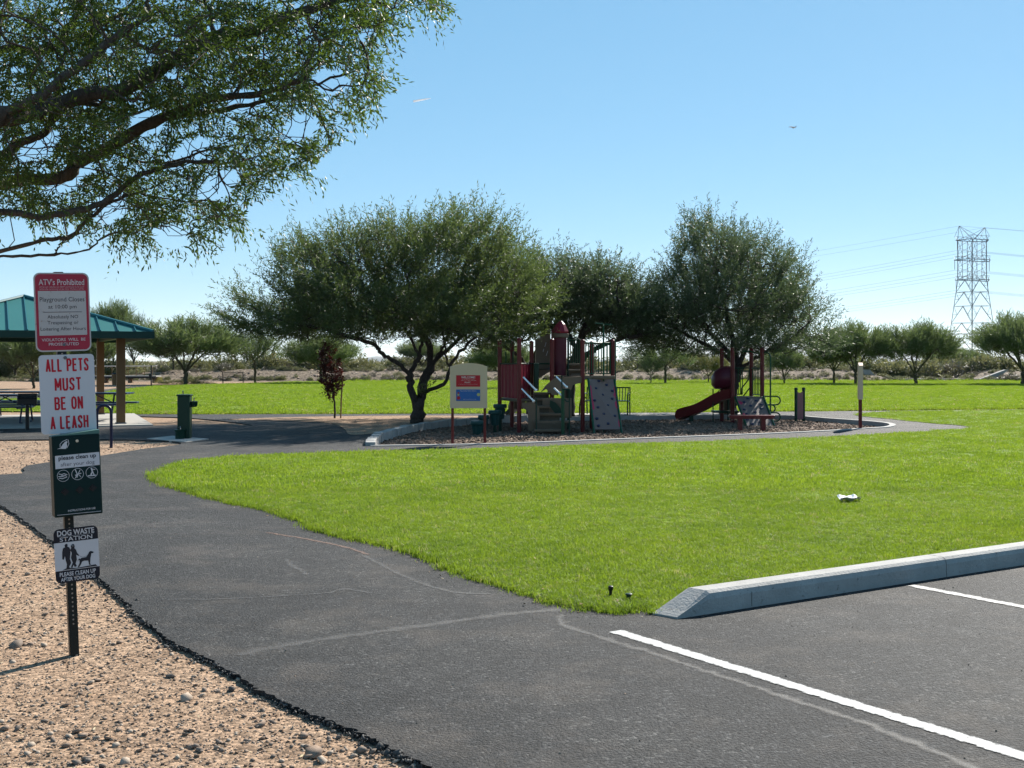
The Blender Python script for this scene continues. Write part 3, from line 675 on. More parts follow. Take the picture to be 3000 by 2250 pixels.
for (x, y), s in spots:
    o = bpy.data.objects.new('stone', SM[r_.integers(6)]); COL.objects.link(o); o.parent = gravel
    o.location = (x, y, -.03 + s * .16); o.rotation_euler = (r_.normal(0, .25), r_.normal(0, .25), r_.uniform(0, 6.3)); o.scale = (s, s, s * 1.1)
# crumbling dark edge of the asphalt
CS = [source('crumb_source', RK[3][0], RK[3][1], M['crumb']), source('crumb_source', RK[4][0], RK[4][1], M['crumb'])]
line = [q for q in A_left if q[1] > 2.5]
p = np.concatenate([edgepts(line, .016, 300, 41, .004), edgepts(line, .085, 190, 42, .03)]); q_ = np.sin(p[:, 1] * 9.1 + 2 * np.sin(p[:, 1] * 3.7)) + .7 * np.sin(p[:, 1] * 23) + rg.normal(0, .7, len(p)); p = p[q_ > -.35]; n = len(p); s = rg.lognormal(-4.75, .6, n)
scatter('asphalt_crumbs', np.c_[p, rg.uniform(-.03, -.004, n)], rg.uniform(0, 6.3, (n, 3)), np.c_[s, s, s], rg.integers(0, 2, n), CS, 'broken black crumbs along the asphalt edge', 'asphalt crumbs', asphalt)
p = np.stack([rg.uniform(-5, 4, 900), 4 + 9 * rg.random(900) ** 1.3], 1); p = p[inside(p, ASP) & ~inside(p, LAWN1)]; n = len(p); s = rg.lognormal(-5.0, .35, n)
scatter('path_grit', np.c_[p, np.full(n, .002)], rg.uniform(0, 6.3, (n, 3)), np.c_[s, s, s * .5], rg.choice(3, n, p=[.3, .2, .5]), RS, 'pale grit scattered over the asphalt', 'grit', asphalt)
p = np.concatenate([edgepts(L_near[-60:], .04, 60, 44, -.03)]); n = len(p); s = rg.lognormal(-4.4, .4, n)
scatter('edge_litter', np.c_[p, np.full(n, .004)], rg.uniform(0, 6.3, (n, 3)), np.c_[s * 1.6, s * .7, s * .4], rg.choice(3, n), RS, 'dry crumbs and small stones where lawn meets asphalt', 'litter', asphalt)
# berm stones
p = np.stack([rg.uniform(-50, 48, 2600), rg.uniform(98.5, 104.5, 2600)], 1); n = len(p); s = rg.lognormal(-1.9, .5, n)
scatter('berm_rubble', np.c_[p, [berm_h(a, b_) for a, b_ in p]], rg.uniform(0, 6.3, (n, 3)) * (.1, .1, 1), np.c_[s, s, s * .6], rg.choice(3, n, p=[.6, .2, .2]), RS, 'small stones on the dirt berm', 'rubble', berm)

LV = [source('dry_leaf_source', [(0, 0, 0), (.5, .18, .08), (1, 0, .02), (.5, -.18, .05)], [(0, 1, 2, 3)], simple('dry_leaf', (0.34, 0.22, 0.11), .8, 0, .4, 3)), source('dry_leaf_source', [(0, 0, 0), (.5, .12, .02), (1, 0, .1), (.5, -.12, .03)], [(0, 1, 2, 3)], simple('straw_leaf', (0.55, 0.46, 0.28), .8, 0, .3, 3))]
r_ = np.random.default_rng(91)
p = np.concatenate([lawnpts(lambda d: 1.6, 7, 24, LAWN1, 92), gravelpts(900, 3.4, 14, GPOLY, 93, 1.3), edgepts(L_near, .12, 9, 94, -.05)]); n = len(p); s = r_.uniform(.015, .045, n); zz = np.where(inside(p, LAWN1), .036, .004)
zz = np.where(inside(p, GPOLY), -.022, zz)
scatter('dry_leaves', np.c_[p, zz], np.c_[r_.normal(0, .3, n), r_.normal(0, .3, n), r_.uniform(0, 6.3, n)], np.c_[s, s, s], r_.integers(0, 2, n), LV, 'scattered small dry leaves and straw on lawn, path edge and gravel', 'dry leaves')
# ================================================================== TREES AND SHRUBS
def unit(a): return a / (np.linalg.norm(a, axis=-1, keepdims=True) + 1e-9)
def skeleton(limbs, targets, seg, rs, sag=0.0, lift=0.25):
    r_ = np.random.default_rng(rs); cap = 60000
    P_ = np.zeros((cap, 3)); D_ = np.zeros((cap, 3)); par = np.full(cap, -1, int); n = 0; chains = []
    for pts in limbs:
        pts = np.array(smooth([tuple(q) for q in pts], 5)); 
        if n == 0: base = -1
        else: base = int(np.argmin(np.linalg.norm(P_[:n] - pts[0], axis=1)))
        ch = [base] if base >= 0 else []
        for i, q in enumerate(pts):
            if base >= 0 and i == 0: continue
            P_[n] = q + r_.normal(0, seg * .05, 3); par[n] = ch[-1] if ch else -1
            D_[n] = unit(pts[min(i + 1, len(pts) - 1)] - pts[max(i - 1, 0)]); ch.append(n); n += 1
        chains.append(ch)
    nl = n
    T = np.asarray(targets); d0 = np.array([np.min(np.linalg.norm(P_[:nl] - t, axis=1)) for t in T]); order = np.argsort(d0)
    hmin = P_[:nl, 2].max() * .12
    for k in order:
        t = T[k]; v = t - P_[:n]; d = np.linalg.norm(v, axis=1) + 1e-6
        cosr = (v * D_[:n]).sum(1) / d
        cost = d * (1.35 - .45 * cosr) + np.where(P_[:n, 2] < hmin * 2, 1.2, 0)
        b = int(np.argmin(cost)); L = d[b]
        if L < seg * .4: continue
        m = max(2, int(L / seg)); c = P_[b] + D_[b] * L * .45 + np.array([0, 0, lift * L * .3]); ch = [b]
        for i in range(1, m + 1):
            s = i / m; q = (1 - s) ** 2 * P_[b] + 2 * s * (1 - s) * c + s * s * t
            if i < m: q = q + r_.normal(0, L * .025, 3)
            P_[n] = q; par[n] = ch[-1]; D_[n] = unit(q - P_[ch[-1]]); ch.append(n); n += 1
        chains.append(ch)
        if n > cap - 60: break
    P_, D_, par = P_[:n], D_[:n], par[:n]
    cnt = np.zeros(n); kids = np.bincount(par[par >= 0], minlength=n); cnt[kids == 0] = 1
    for i in range(n - 1, 0, -1):
        if par[i] >= 0: cnt[par[i]] += cnt[i]
    return P_, D_, par, cnt, chains, nl
def branchmesh(name, P_, cnt, chains, R0, rtip, pw, rs, rough=.07, minr=0.0):
    r_ = np.random.default_rng(rs); rad = rtip + (R0 - rtip) * (cnt / cnt.max()) ** pw
    V = []; Fc = []; nv = 0
    for ch in chains:
        if len(ch) < 2: continue
        rr = rad[ch].copy(); rr[0] = min(rr[0], rr[1] * 1.25)
        if rr.max() < minr: continue
        k = 10 if rr.max() > R0 * .35 else (6 if rr.max() > R0 * .12 else 3)
        Q = P_[ch]; tg = unit(np.gradient(Q, axis=0)); a = np.cross(tg[0], (.31, .87, .38)); a = a / np.linalg.norm(a); an = np.arange(k) * 2 * math.pi / k
        for i in range(len(ch)):
            a = a - tg[i] * a.dot(tg[i]); a /= np.linalg.norm(a) + 1e-9; b = np.cross(tg[i], a)
            w_ = rr[i] * (1 + r_.normal(0, rough, k))
            V.append(Q[i] + (np.cos(an) * w_)[:, None] * a + (np.sin(an) * w_)[:, None] * b)
        for i in range(len(ch) - 1):
            o = nv + i * k
            for j in range(k): Fc.append((o + j, o + (j + 1) % k, o + k + (j + 1) % k, o + k + j))
        nv += k * len(ch)
    return np_mesh(name, np.concatenate(V), Fc, True)
def sprays(P_, D_, cnt, centre, per, L, m, ll, lw, rs, up=.3, outw=.7, rnd=.5, droop=.0, fwd=.6, thr=3, side=1.0, clip=None, extra=None):
    """feathery sprays: per base twig node `per` curved stalks with m pairs of leaf slips"""
    r_ = np.random.default_rng(rs); base = np.where(cnt <= thr)[0]
    b = np.repeat(base, per); n = len(b)
    o = unit(P_[b] - centre); d = unit(D_[b] * fwd + o * outw + r_.normal(0, rnd, (n, 3)) + np.array([0, 0, up]))
    LL = L * r_.uniform(.55, 1.3, n)
    s = np.tile(np.linspace(.12, 1.0, m), n); bi = np.repeat(np.arange(n), m)
    pos = P_[b][bi] + d[bi] * (LL[bi] * s)[:, None]; pos[:, 2] -= droop * (LL[bi] * s ** 2)
    if clip is not None:
        kp = clip(pos); pos, bi, s = pos[kp], bi[kp], s[kp]
    q = len(pos)
    ax = unit(d[bi] * .7 + r_.normal(0, .75 * side, (q, 3)) + np.array([0, 0, -droop * .8]))
    nrm = unit(np.cross(ax, r_.normal(0, 1, (q, 3)))); l = ll * r_.uniform(.6, 1.3, q)[:, None]; w_ = lw * r_.uniform(.7, 1.3, q)[:, None]
    V = np.empty((q, 4, 3)); V[:, 0] = pos; V[:, 1] = pos + ax * l * .5 + nrm * w_ * .5; V[:, 2] = pos + ax * l; V[:, 3] = pos + ax * l * .5 - nrm * w_ * .5
    return V.reshape(-1, 3), np.arange(q * 4).reshape(q, 4)
def ell_targets(ells, n, rs, shell=.35):
    r_ = np.random.default_rng(rs); vol = np.array([e[3] * e[4] * e[5] for e in ells]) ** .8; pick = r_.choice(len(ells), n, p=vol / vol.sum())
    u = unit(r_.normal(0, 1, (n, 3))); rad = (shell ** 3 + (1 - shell ** 3) * r_.random(n)) ** (1 / 3)
    E = np.array(ells)[pick]; return E[:, :3] + u * rad[:, None] * E[:, 3:]
def px_ells(L, d, dep, grow=False):
    """crown lobes measured on the photograph: (px, py, rx, ry, depth offset, depth radius) at distance d"""
    o = []
    for (x, y, rx, ry, dy, ryd) in L:
        if grow: y += 22 + ry * .12; ry *= .86; rx *= .93; dy += .5; ryd *= 1.28
        c = P(x, y, d + dy); o.append((c.x, c.y, c.z, rx * (d + dy) / F, ryd, ry * (d + dy) / F))
    return o
def tree(name, base, limbs, ells, n, seg, R0, rtip, leaf, bark, spr, rs, label, group=None, cat='tree', lift=.25, pw=.55, crown='crown', clip=None, thr=3, shoots=None):
    root = empty(name, base, 0, label, cat, group); B = np.array(base)
    T = ell_targets(ells, n, rs)
    T = T[T[:, 2] > base[2] + .5]
    P_, D_, par, cnt, chains, nl = skeleton(limbs, T, seg, rs, lift=lift)
    link('trunk', branchmesh('trunk', P_ - B, cnt, chains, R0, rtip, pw, rs), bark, root)
    cen = np.array([np.mean([e[0] for e in ells]), np.mean([e[1] for e in ells]), np.min([e[2] - e[5] for e in ells])])
    Vl, Fl = sprays(P_, D_, cnt, cen, rs=rs + 1, clip=clip, thr=thr, **spr)
    if shoots:
        V2, F2 = sprays(P_, D_, cnt, cen, rs=rs + 2, thr=1, **shoots); Fl = np.concatenate([Fl, F2 + len(Vl)]); Vl = np.concatenate([Vl, V2])
    link(crown, np_mesh(crown, Vl - B, Fl), leaf, root); return root

# --- the big mesquite left of the play tower
bx_, by_ = G(1222, 1241); d1 = by_
def Q(px, py, dy=0.0, d=None):
    v = P(px, py, (d or d1) + dy); return (v.x, v.y, v.z)
limbs = [
 [(bx_, by_, -.05), Q(1222, 1225), Q(1228, 1190), Q(1232, 1160)],
 [Q(1226, 1215), Q(1208, 1150, -.1), Q(1200, 1105, -.2), Q(1212, 1075, -.2), Q(1228, 1040, -.2), Q(1235, 985, -.1), Q(1210, 900, 0), Q(1190, 800, .1)],
 [Q(1204, 1100, -.2), Q(1165, 1065, -.4), Q(1120, 1035, -.5), Q(1095, 1010, -.6), Q(1020, 985, -.7), Q(920, 960, -.8), Q(800, 930, -.8), Q(700, 880, -.9)],
 [Q(1232, 1165), Q(1240, 1120, .3), Q(1262, 1075, .5), Q(1290, 1030, .6), Q(1312, 980, .7), Q(1330, 900, .8), Q(1360, 800, 1.0), Q(1380, 690, 1.0)],
 [Q(1228, 1190), Q(1250, 1148, .1), Q(1300, 1125, -.1), Q(1318, 1080, -.4), Q(1335, 1045, -.6), Q(1370, 1010, -.8), Q(1430, 960, -1.0), Q(1500, 900, -1.2)],
 [Q(1318, 1085, -.4), Q(1308, 1045, -.2), Q(1300, 1000, 0), Q(1290, 900, .1), Q(1280, 780, .1)],
 [Q(1240, 1060, -.2), Q(1180, 960, -.6), Q(1100, 870, -1), Q(1020, 780, -1.2)],
 [Q(1262, 1078, .5), Q(1250, 1000, 1.0), Q(1180, 900, 1.5), Q(1100, 820, 1.9)],
 [Q(1270, 1060, .5), Q(1380, 960, 1.2), Q(1480, 880, 1.6), Q(1540, 820, 1.8)],
]
ells = px_ells([(740, 895, 90, 40, -.5, 1.2), (840, 945, 150, 42, -.5, 1.8), (930, 800, 130, 130, -.3, 2.0), (1070, 870, 200, 110, 0, 2.8), (1010, 740, 140, 80, .3, 1.8), (1140, 730, 110, 95, .2, 1.8),
                (1290, 760, 170, 130, 0, 2.6), (1350, 680, 130, 85, 0, 1.9), (1300, 890, 270, 90, 0, 3.1), (1450, 780, 120, 120, 0, 2.2), (1500, 865, 105, 100, 0, 2.0), (1050, 945, 300, 45, 0, 2.8), (1390, 955, 190, 50, -.3, 2.6), (930, 900, 150, 60, 3.4, 1.6), (1130, 890, 160, 65, 3.8, 1.6), (1330, 880, 160, 65, 3.6, 1.5)], d1, 1, True)
SHOOT = dict(per=2, L=.92, m=26, ll=.12, lw=.022, up=.75, outw=.9, rnd=.35, droop=.10, fwd=.5, side=.7)
SPR_M = dict(per=2, L=.5, m=11, ll=.11, lw=.025, up=.55, outw=.75, rnd=.45, droop=.08, fwd=.7)
tree('mesquite_tree', (bx_, by_, 0), limbs, ells, 2300, .30, .19, .005, M['leafm'], M['bark'], SPR_M, 51,
     'wide spreading dark green mesquite with forked black trunks left of the welcome board', pw=.66, thr=5, shoots=SHOOT)

# --- mesquites behind the play tower
d2 = 34.4
def Q2(px, py, dy=0.0): return Q(px, py, dy, d2)
b2 = ((1556 - HX) * 37.0 / F, 37.0)
limbs = [[(b2[0], b2[1], 0), Q2(1553, 1150, 3), Q2(1548, 1090, 2.5), Q2(1530, 1055, 2), Q2(1500, 1030, 1.6), Q2(1450, 1005, 1.2)],
         [Q2(1548, 1095, 2.5), Q2(1580, 1030, 2), Q2(1610, 940, 1.5), Q2(1620, 850, 1)], [Q2(1560, 1060, 2.2), Q2(1590, 1000, 1), Q2(1560, 900, 0), Q2(1580, 780, 0)]]
limbs = [[(x, y if i == 0 and j == 0 else y, z) for j, (x, y, z) in enumerate(l)] for i, l in enumerate(limbs)]
ells = px_ells([(1600, 850, 90, 90, 2, 1.9), (1570, 900, 110, 90, 2, 1.9), (1500, 960, 90, 50, 2, 1.6), (1640, 900, 90, 80, 2, 1.7), (1690, 955, 110, 50, 2, 1.7)], d2, 1)
tree('mesquite_tree', (b2[0], b2[1], 0), limbs, ells, 520, .36, .15, .008, M['leafg'], M['bark'], dict(SPR_M, L=.5, m=8, ll=.11, lw=.03), 52,
     'mesquite rising right behind the red panels of the larger play structure', pw=.66, thr=5, shoots=SHOOT)
b3 = ((1668 - HX) * 35.2 / F, 35.2)
limbs = [[(b3[0], b3[1], 0), Q2(1668, 1140, 1), Q2(1675, 1085, .6), Q2(1690, 1030, .5), Q2(1705, 980, .4), Q2(1730, 900, .3), Q2(1745, 800, .2)],
         [Q2(1676, 1082, .6), Q2(1720, 1040, .2), Q2(1765, 1012, 0), Q2(1820, 990, 0), Q2(1880, 985, 0)],
         [Q2(1692, 1025, .5), Q2(1660, 960, 1), Q2(1650, 880, 1.4)], [Q2(1708, 975, .4), Q2(1780, 930, -.3), Q2(1830, 860, -.6)]]
ells = px_ells([(1700, 860, 80, 65, .8, 1.9), (1780, 865, 85, 85, .6, 2.0), (1745, 905, 140, 80, .8, 2.0), (1840, 920, 75, 75, .5, 1.8), (1810, 970, 110, 38, .5, 1.8), (1880, 940, 60, 70, .5, 1.7)], d2, 1)
tree('mesquite_tree', (b3[0], b3[1], 0), limbs, ells, 640, .36, .17, .008, M['leafg'], M['bark'], dict(SPR_M, L=.5, m=8, ll=.11, lw=.03), 53,
     'loose grey green mesquite behind the vertical bars and climbing wall', pw=.66, thr=5, shoots=SHOOT)
# --- mesquite behind the small slide
d4 = 36.4
def Q4(px, py, dy=0.0): return Q(px, py, dy, d4)
b4 = ((2142 - HX) * 36.4 / F, 36.4)
limbs = [[(b4[0], b4[1], 0), Q4(2142, 1170), Q4(2150, 1120), Q4(2160, 1090), Q4(2168, 1070)],
         [Q4(2156, 1100), Q4(2148, 1065, -.2), Q4(2120, 1040, -.4), Q4(2080, 1015, -.6), Q4(2020, 985, -.8), Q4(1950, 950, -.8)],
         [Q4(2160, 1092), Q4(2200, 1060, -.3), Q4(2240, 1030, -.5), Q4(2290, 1010, -.6), Q4(2350, 965, -.6)],
         [Q4(2165, 1078), Q4(2150, 1010, .4), Q4(2130, 920, .6), Q4(2100, 800, .6)], [Q4(2168, 1070), Q4(2190, 1000, .2), Q4(2210, 900, 0), Q4(2230, 790, 0)],
         [Q4(2160, 1060, .3), Q4(2060, 950, 1.2), Q4(1990, 860, 1.5)]]
ells = px_ells([(2080, 730, 105, 90, 0, 2.2), (2020, 850, 110, 110, 0, 2.4), (2160, 760, 120, 95, 0, 2.4), (2130, 870, 210, 110, 0, 3.1), (2250, 830, 120, 110, 0, 2.4), (2300, 930, 120, 70, 0, 2.2),
                (2390, 985, 60, 38, 0, 1.4), (1960, 960, 110, 55, 0, 2.2), (2130, 985, 250, 42, 0, 2.9), (1905, 950, 60, 75, 0, 1.8), (2050, 660, 50, 35, 0, .9), (2080, 900, 150, 60, 2.6, 1.5), (2250, 900, 120, 60, 2.4, 1.5), (2020, 880, 120, 60, -2.4, 1.2)], d4, 1, True)
tree('mesquite_tree', (b4[0], b4[1], 0), limbs, ells, 1600, .34, .19, .008, M['leafg'], M['bark'], dict(SPR_M, L=.5, m=8, ll=.11, lw=.029), 54,
     'round dark mesquite directly behind the small slide structure', pw=.66, thr=5, shoots=SHOOT)

# --- overhanging mesquite, upper left
dn = 8.3
def Qn(px, py, dy=0.0): return Q(px, py, dy, dn)
limbs = [[(-7.4, 9.0, -.05), (-7.3, 9.0, 1.0), (-7.0, 8.9, 1.9), (-6.4, 8.8, 2.5)],
 [(-6.6, 8.8, 2.35), Qn(-500, 830, .3), Qn(-100, 762, .1), Qn(60, 750), Qn(180, 745), Qn(262, 731), Qn(300, 697), Qn(390, 668), Qn(450, 655)],
 [Qn(-60, 757, .1), Qn(80, 715, -.2), Qn(165, 697, -.2), Qn(200, 695, -.2), Qn(262, 640, -.2), Qn(330, 590, -.1), Qn(420, 560, 0)],
 [Qn(165, 742), Qn(172, 722), Qn(205, 700), Qn(235, 685), Qn(275, 682), Qn(290, 645), Qn(330, 615), Qn(430, 600)],
 [(-6.4, 8.8, 2.5), Qn(-500, 700, -.4), Qn(-150, 625, -.6), Qn(60, 625, -.6), Qn(110, 637, -.6), Qn(185, 625, -.6), Qn(300, 595, -.5), Qn(400, 520, -.4), Qn(520, 480, -.3), Qn(640, 470, -.2)],
 [(-6.4, 8.8, 2.5), Qn(-450, 600, .6), Qn(-120, 555, .5), Qn(60, 530, .5), Qn(185, 520, .4), Qn(232, 470, .3), Qn(320, 430, .2), Qn(480, 345, 0), Qn(620, 290, -.1), Qn(760, 275, -.2), Qn(900, 225, -.3)],
 [Qn(-120, 555, .5), Qn(0, 458, .3), Qn(80, 410, .2), Qn(130, 390, .2), Qn(170, 330, .3), Qn(260, 300, .4), Qn(380, 335, .5), Qn(520, 280, .6)],
 [(-6.2, 8.8, 2.8), Qn(-300, 470, -1.2), Qn(0, 340, -1), Qn(100, 290, -1), Qn(200, 220, -.9), Qn(330, 120, -.8), Qn(480, 20, -.7)],
 [Qn(0, 340, -1), Qn(110, 330, -.7), Qn(240, 280, -.5), Qn(360, 260, -.4), Qn(520, 170, -.2), Qn(640, 100, 0), Qn(740, 95, 0), Qn(830, 50, 0), Qn(1000, 0, 0), Qn(1200, -60, 0)],
 [(-6.2, 8.8, 2.9), Qn(-300, 300, .8), Qn(0, 150, .9), Qn(110, 152, .9), Qn(210, 115, .9), Qn(320, 60, 1), Qn(460, -60, 1)],
 [Qn(480, 345, 0), Qn(600, 330, .3), Qn(760, 300, .6), Qn(940, 240, .7), Qn(1060, 200, .8)],
 [Qn(300, 437, .2), Qn(450, 480, .5), Qn(620, 440, .7), Qn(800, 400, .8)],
 [Qn(400, 560, 0), Qn(520, 590, .1), Qn(620, 590, .1), Qn(700, 640, .1)],
 [(-6.4, 8.8, 2.5), (-7.6, 9.8, 3.6), (-8.2, 10.6, 4.8)], [(-6.4, 8.8, 2.5), (-7.2, 7.9, 3.7), (-7.6, 7.0, 4.7)]]
OUT = [(-900, -500), (1400, -500), (1330, -10), (1270, 22), (1200, 20), (1125, 70), (1085, 110), (1110, 175), (1130, 200), (1115, 265), (1130, 310), (1075, 325), (985, 350), (975, 400), (965, 450), (880, 490), (745, 545),
       (728, 600), (715, 655), (640, 655), (590, 700), (545, 725), (520, 675), (440, 700), (350, 755), (330, 700), (300, 660), (220, 668), (180, 655), (120, 650), (40, 650), (-100, 640), (-900, 900)]
r_ = np.random.default_rng(61); Tn = []
while len(Tn) < 3300:
    x, y = r_.uniform(-700, 1300), r_.uniform(-420, 720)
    if inside(np.array([[x, y]]), OUT)[0]:
        dens = 1.0 if (y < 520 - x * .35) else .62
        if x < 0 or y < 0: dens *= .35
        if r_.random() < dens: Tn.append(tuple(P(x, y, dn + r_.normal(0, .62))))
Tn += [tuple(np.array((-7.6, 9.0, 4.6)) + r_.normal(0, 1, 3) * (1.6, 1.6, .6)) for _ in range(180)]
root = empty('mesquite_tree', (-7.4, 9.0, 0), 0, 'near mesquite at upper left whose leafy branches hang over the path signs', 'tree')
P_, D_, par, cnt, chains, nl = skeleton(limbs, Tn, .11, 62, lift=-.1)
B = np.array((-7.4, 9.0, 0.0))
link('trunk', branchmesh('trunk', P_ - B, cnt, chains, .14, .0017, .62, 3, .14), M['barkg'], root)
def clipn(pos):
    px = HX + pos[:, 0] / pos[:, 1] * F; py = HY - (pos[:, 2] - CAMZ) / pos[:, 1] * F
    gap = np.sin(px * .021 + 1.2 * np.sin(py * .013)) * np.sin(py * .027 + px * .006 + 2) 
    lim = np.where((py < 330 - px * .15), .90, .42)
    return (gap < lim)
Vl, Fl = sprays(P_, D_, cnt, np.array([-4.5, 8.3, 1.8]), 3, .17, 9, .043, .0115, 63, up=.0, outw=.4, rnd=.75, droop=.5, fwd=.5, thr=3, side=.55, clip=clipn)
link('crown', np_mesh('crown', Vl - B, Fl), M['leafn'], root)

# --- far palo verdes: three builds, then copies
def palo(rs, hgt, wid, trunk_h, leaf, bark, n=230, lean=0.0, R0=.11, per=5, name='palo_verde_tree', flat=.33):
    r_ = np.random.default_rng(rs); k = 5; limbs = [[(0, 0, -.1), (.02, 0, trunk_h * .5), (lean * .3, .03, trunk_h)]]
    for i in range(k):
        a = 2 * math.pi * i / k + r_.uniform(-.4, .4); rr = wid * r_.uniform(.45, .6)
        limbs.append([(lean * .3, .03, trunk_h * .95), (math.cos(a) * rr * .35, math.sin(a) * rr * .35, trunk_h + (hgt - trunk_h) * .22), (math.cos(a) * rr * .8, math.sin(a) * rr * .8, trunk_h + (hgt - trunk_h) * .5)])
    ells = [(0, 0, hgt * .62, wid * .8, wid * .8, hgt * .22), (-wid * .42, 0, hgt * .52, wid * .5, wid * .6, hgt * .16), (wid * .42, 0, hgt * .52, wid * .5, wid * .6, hgt * .16), (wid * .1, 0, hgt * .74, wid * .45, wid * .5, hgt * .15)]
    return tree(name, (0, 0, 0), limbs, ells, n, .45, R0, .012, leaf, bark, dict(per=per, L=1.05, m=10, ll=.36, lw=.036, up=1.25, outw=.55, rnd=.30, droop=0, fwd=.3, side=.35), rs, 'x', pw=.6, thr=4)
PV = [palo(71, 5.0, 3.0, 1.0, M['leafp'], M['barkp'], 330), palo(72, 5.0, 3.0, 1.3, M['leafp'], M['barkp'], 330), palo(73, 5.0, 3.0, .9, M['leafp'], M['barkp'], 260),
      palo(74, 4.0, 2.4, 1.9, M['leafp'], M['barkp'], 80, R0=.10, per=4), palo(75, 3.2, 2.6, .8, M['leafy'], M['barkp'], 110, R0=.07, per=4), palo(76, 4.0, 2.4, 1.1, M['leafg'], M['barkg'], 70, R0=.07, per=3)]
used = [False] * 6; PVS = {}
def put(kind, px, py, x0, x1, top, label, d=None, z=0.0, rz=0.0, group='small trees standing round the far edge of the park'):
    if d is None: x, d = G(px, py, z)
    x = (px - HX) * d / F; W = (x1 - x0) * d / F / 2; H = CAMZ - (top - HY) * d / F - z
    if kind not in PVS:
        me = [c for c in PV[kind].children if c.name.startswith('crown')][0].data; q = np.empty(len(me.vertices) * 3, np.float32); me.vertices.foreach_get('co', q); q = q.reshape(-1, 3)
        PVS[kind] = (float(np.percentile(np.hypot(q[:, 0], q[:, 1]), 93)), float(np.percentile(q[:, 2], 99.3)))
    hw = PVS[kind]
    o = PV[kind] if not used[kind] else copy_tree(PV[kind]); used[kind] = True
    o.location = (x, d, z); o.rotation_euler = (0, 0, rz); o.scale = (W / hw[0], W / hw[0], H / hw[1]); o['label'] = label; o['group'] = group; return o
put(0, 543, 1125, 412, 712, 935, 'round green palo verde at the field edge left of the distant bench', rz=.5)
put(3, 747, 1122, 680, 832, 968, 'thin stemmed palo verde just right of the distant bench', rz=1.0)
put(1, 941, 1122, 850, 1062, 985, 'palo verde partly hidden behind the small red leaved tree', rz=2.1)
put(3, 1949, 1123, 1875, 2022, 1005, 'slender dark tree with a straight stem between the two play structures', rz=.3)
put(5, 1907, 1123, 1852, 1945, 1040, 'scraggly many stemmed tree beside the slender dark tree', rz=1.3)
put(4, 2075, 1120, 2010, 2125, 1037, 'low yellowing tree seen left of the curved slide', rz=.2)
put(4, 2033, 1094, 1985, 2070, 1035, 'yellow green tree on the berm farther left of the slide', d=104, z=.88, rz=2.2)
put(2, 2298, 1125, 2238, 2352, 1018, 'small upright palo verde right of the small play structure', rz=1.9)
put(1, 2443, 1123, 2372, 2520, 985, 'dark palo verde left of the edge on white board', rz=.6)
put(0, 2507, 1125, 2425, 2632, 950, 'tall palo verde standing behind the edge on white board', rz=3.0)
put(2, 2682, 1125, 2592, 2825, 950, 'open crowned palo verde left of the power pylon', rz=.1)
put(0, 2998, 1125, 2855, 3150, 925, 'palo verde cut off by the right edge of the view', rz=4.0)
put(2, 98, 1137, 15, 200, 970, 'leaning tree behind the pavilion roof, nearest of the left group', rz=.9)
put(0, 45, 1112, -50, 130, 975, 'broad tree at the far left behind the pavilion tables', rz=2.0)
put(1, 270, 1114, 180, 350, 975, 'tree seen between the pavilion columns', rz=5.0)
put(2, 150, 1104, 60, 250, 980, 'tree behind the two stacked signs', rz=3.3, d=115)
put(5, 392, 1083, 318, 470, 925, 'bare twiggy tree right of the pavilion roof', d=112, z=.3, rz=.7)
put(1, 332, 1088, 235, 385, 890, 'tall light green tree showing above the pavilion roof', d=122, z=.1, rz=1.7)
put(3, 508, 1092, 455, 570, 1000, 'small dark tree on the berm behind the round palo verde', d=104, z=.85, rz=1.1)
put(5, 866, 1085, 800, 900, 1010, 'sparse bare tree on the berm behind the lawn', d=106, z=.85, rz=2.4)
put(2, 1235, 1088, 1160, 1300, 1000, 'bushy tree on the berm seen through the mesquite trunks', d=110, z=.8, rz=4.4)
put(1, 1470, 1100, 1385, 1560, 1000, 'drooping bright green tree seen left of the red play panels', d=72, rz=.4)
put(5, 1868, 1090, 1820, 1915, 1020, 'greyish tree on the berm between the play structures', d=108, z=.8, rz=3.1)
put(1, 2800, 1086, 2700, 2880, 1022, 'low bushy tree in the scrub at the foot of the pylon', d=128, rz=1.9)
for k in range(6):
    if not used[k]: pass

# --- young red leaved tree with its stake
rx_, ry_ = G(980, 1226)
def Qr(px, py, dy=0.0): return Q(px, py, dy, ry_)
ells = px_ells([(958, 1050, 20, 42, 0, .35), (972, 1098, 34, 42, 0, .42), (975, 1138, 22, 36, 0, .32)], ry_, 1)
tree('red_leaf_tree', (rx_, ry_, 0), [[(rx_, ry_, 0), Qr(980, 1180), Qr(976, 1150), Qr(972, 1090), Qr(966, 1030)]], ells, 260, .15, .028, .003, M['leafr'], M['bark'],
     dict(per=2, L=.15, m=5, ll=.065, lw=.042, up=.5, outw=.4, rnd=.5, droop=.05, fwd=.6), 81, 'young narrow tree with dark red leaves beside a wooden stake', pw=.6)
x, y = G(998, 1226)
b = MB(); b.tube([(x, y, -.02), (x + .02, y, .6), (x + .06, y, 1.22)], .023, 8); o = b.build('wooden_stake', M['wood'], None, sm=True); tag(o, 'slim wooden stake leaning beside the young red tree', 'stake')

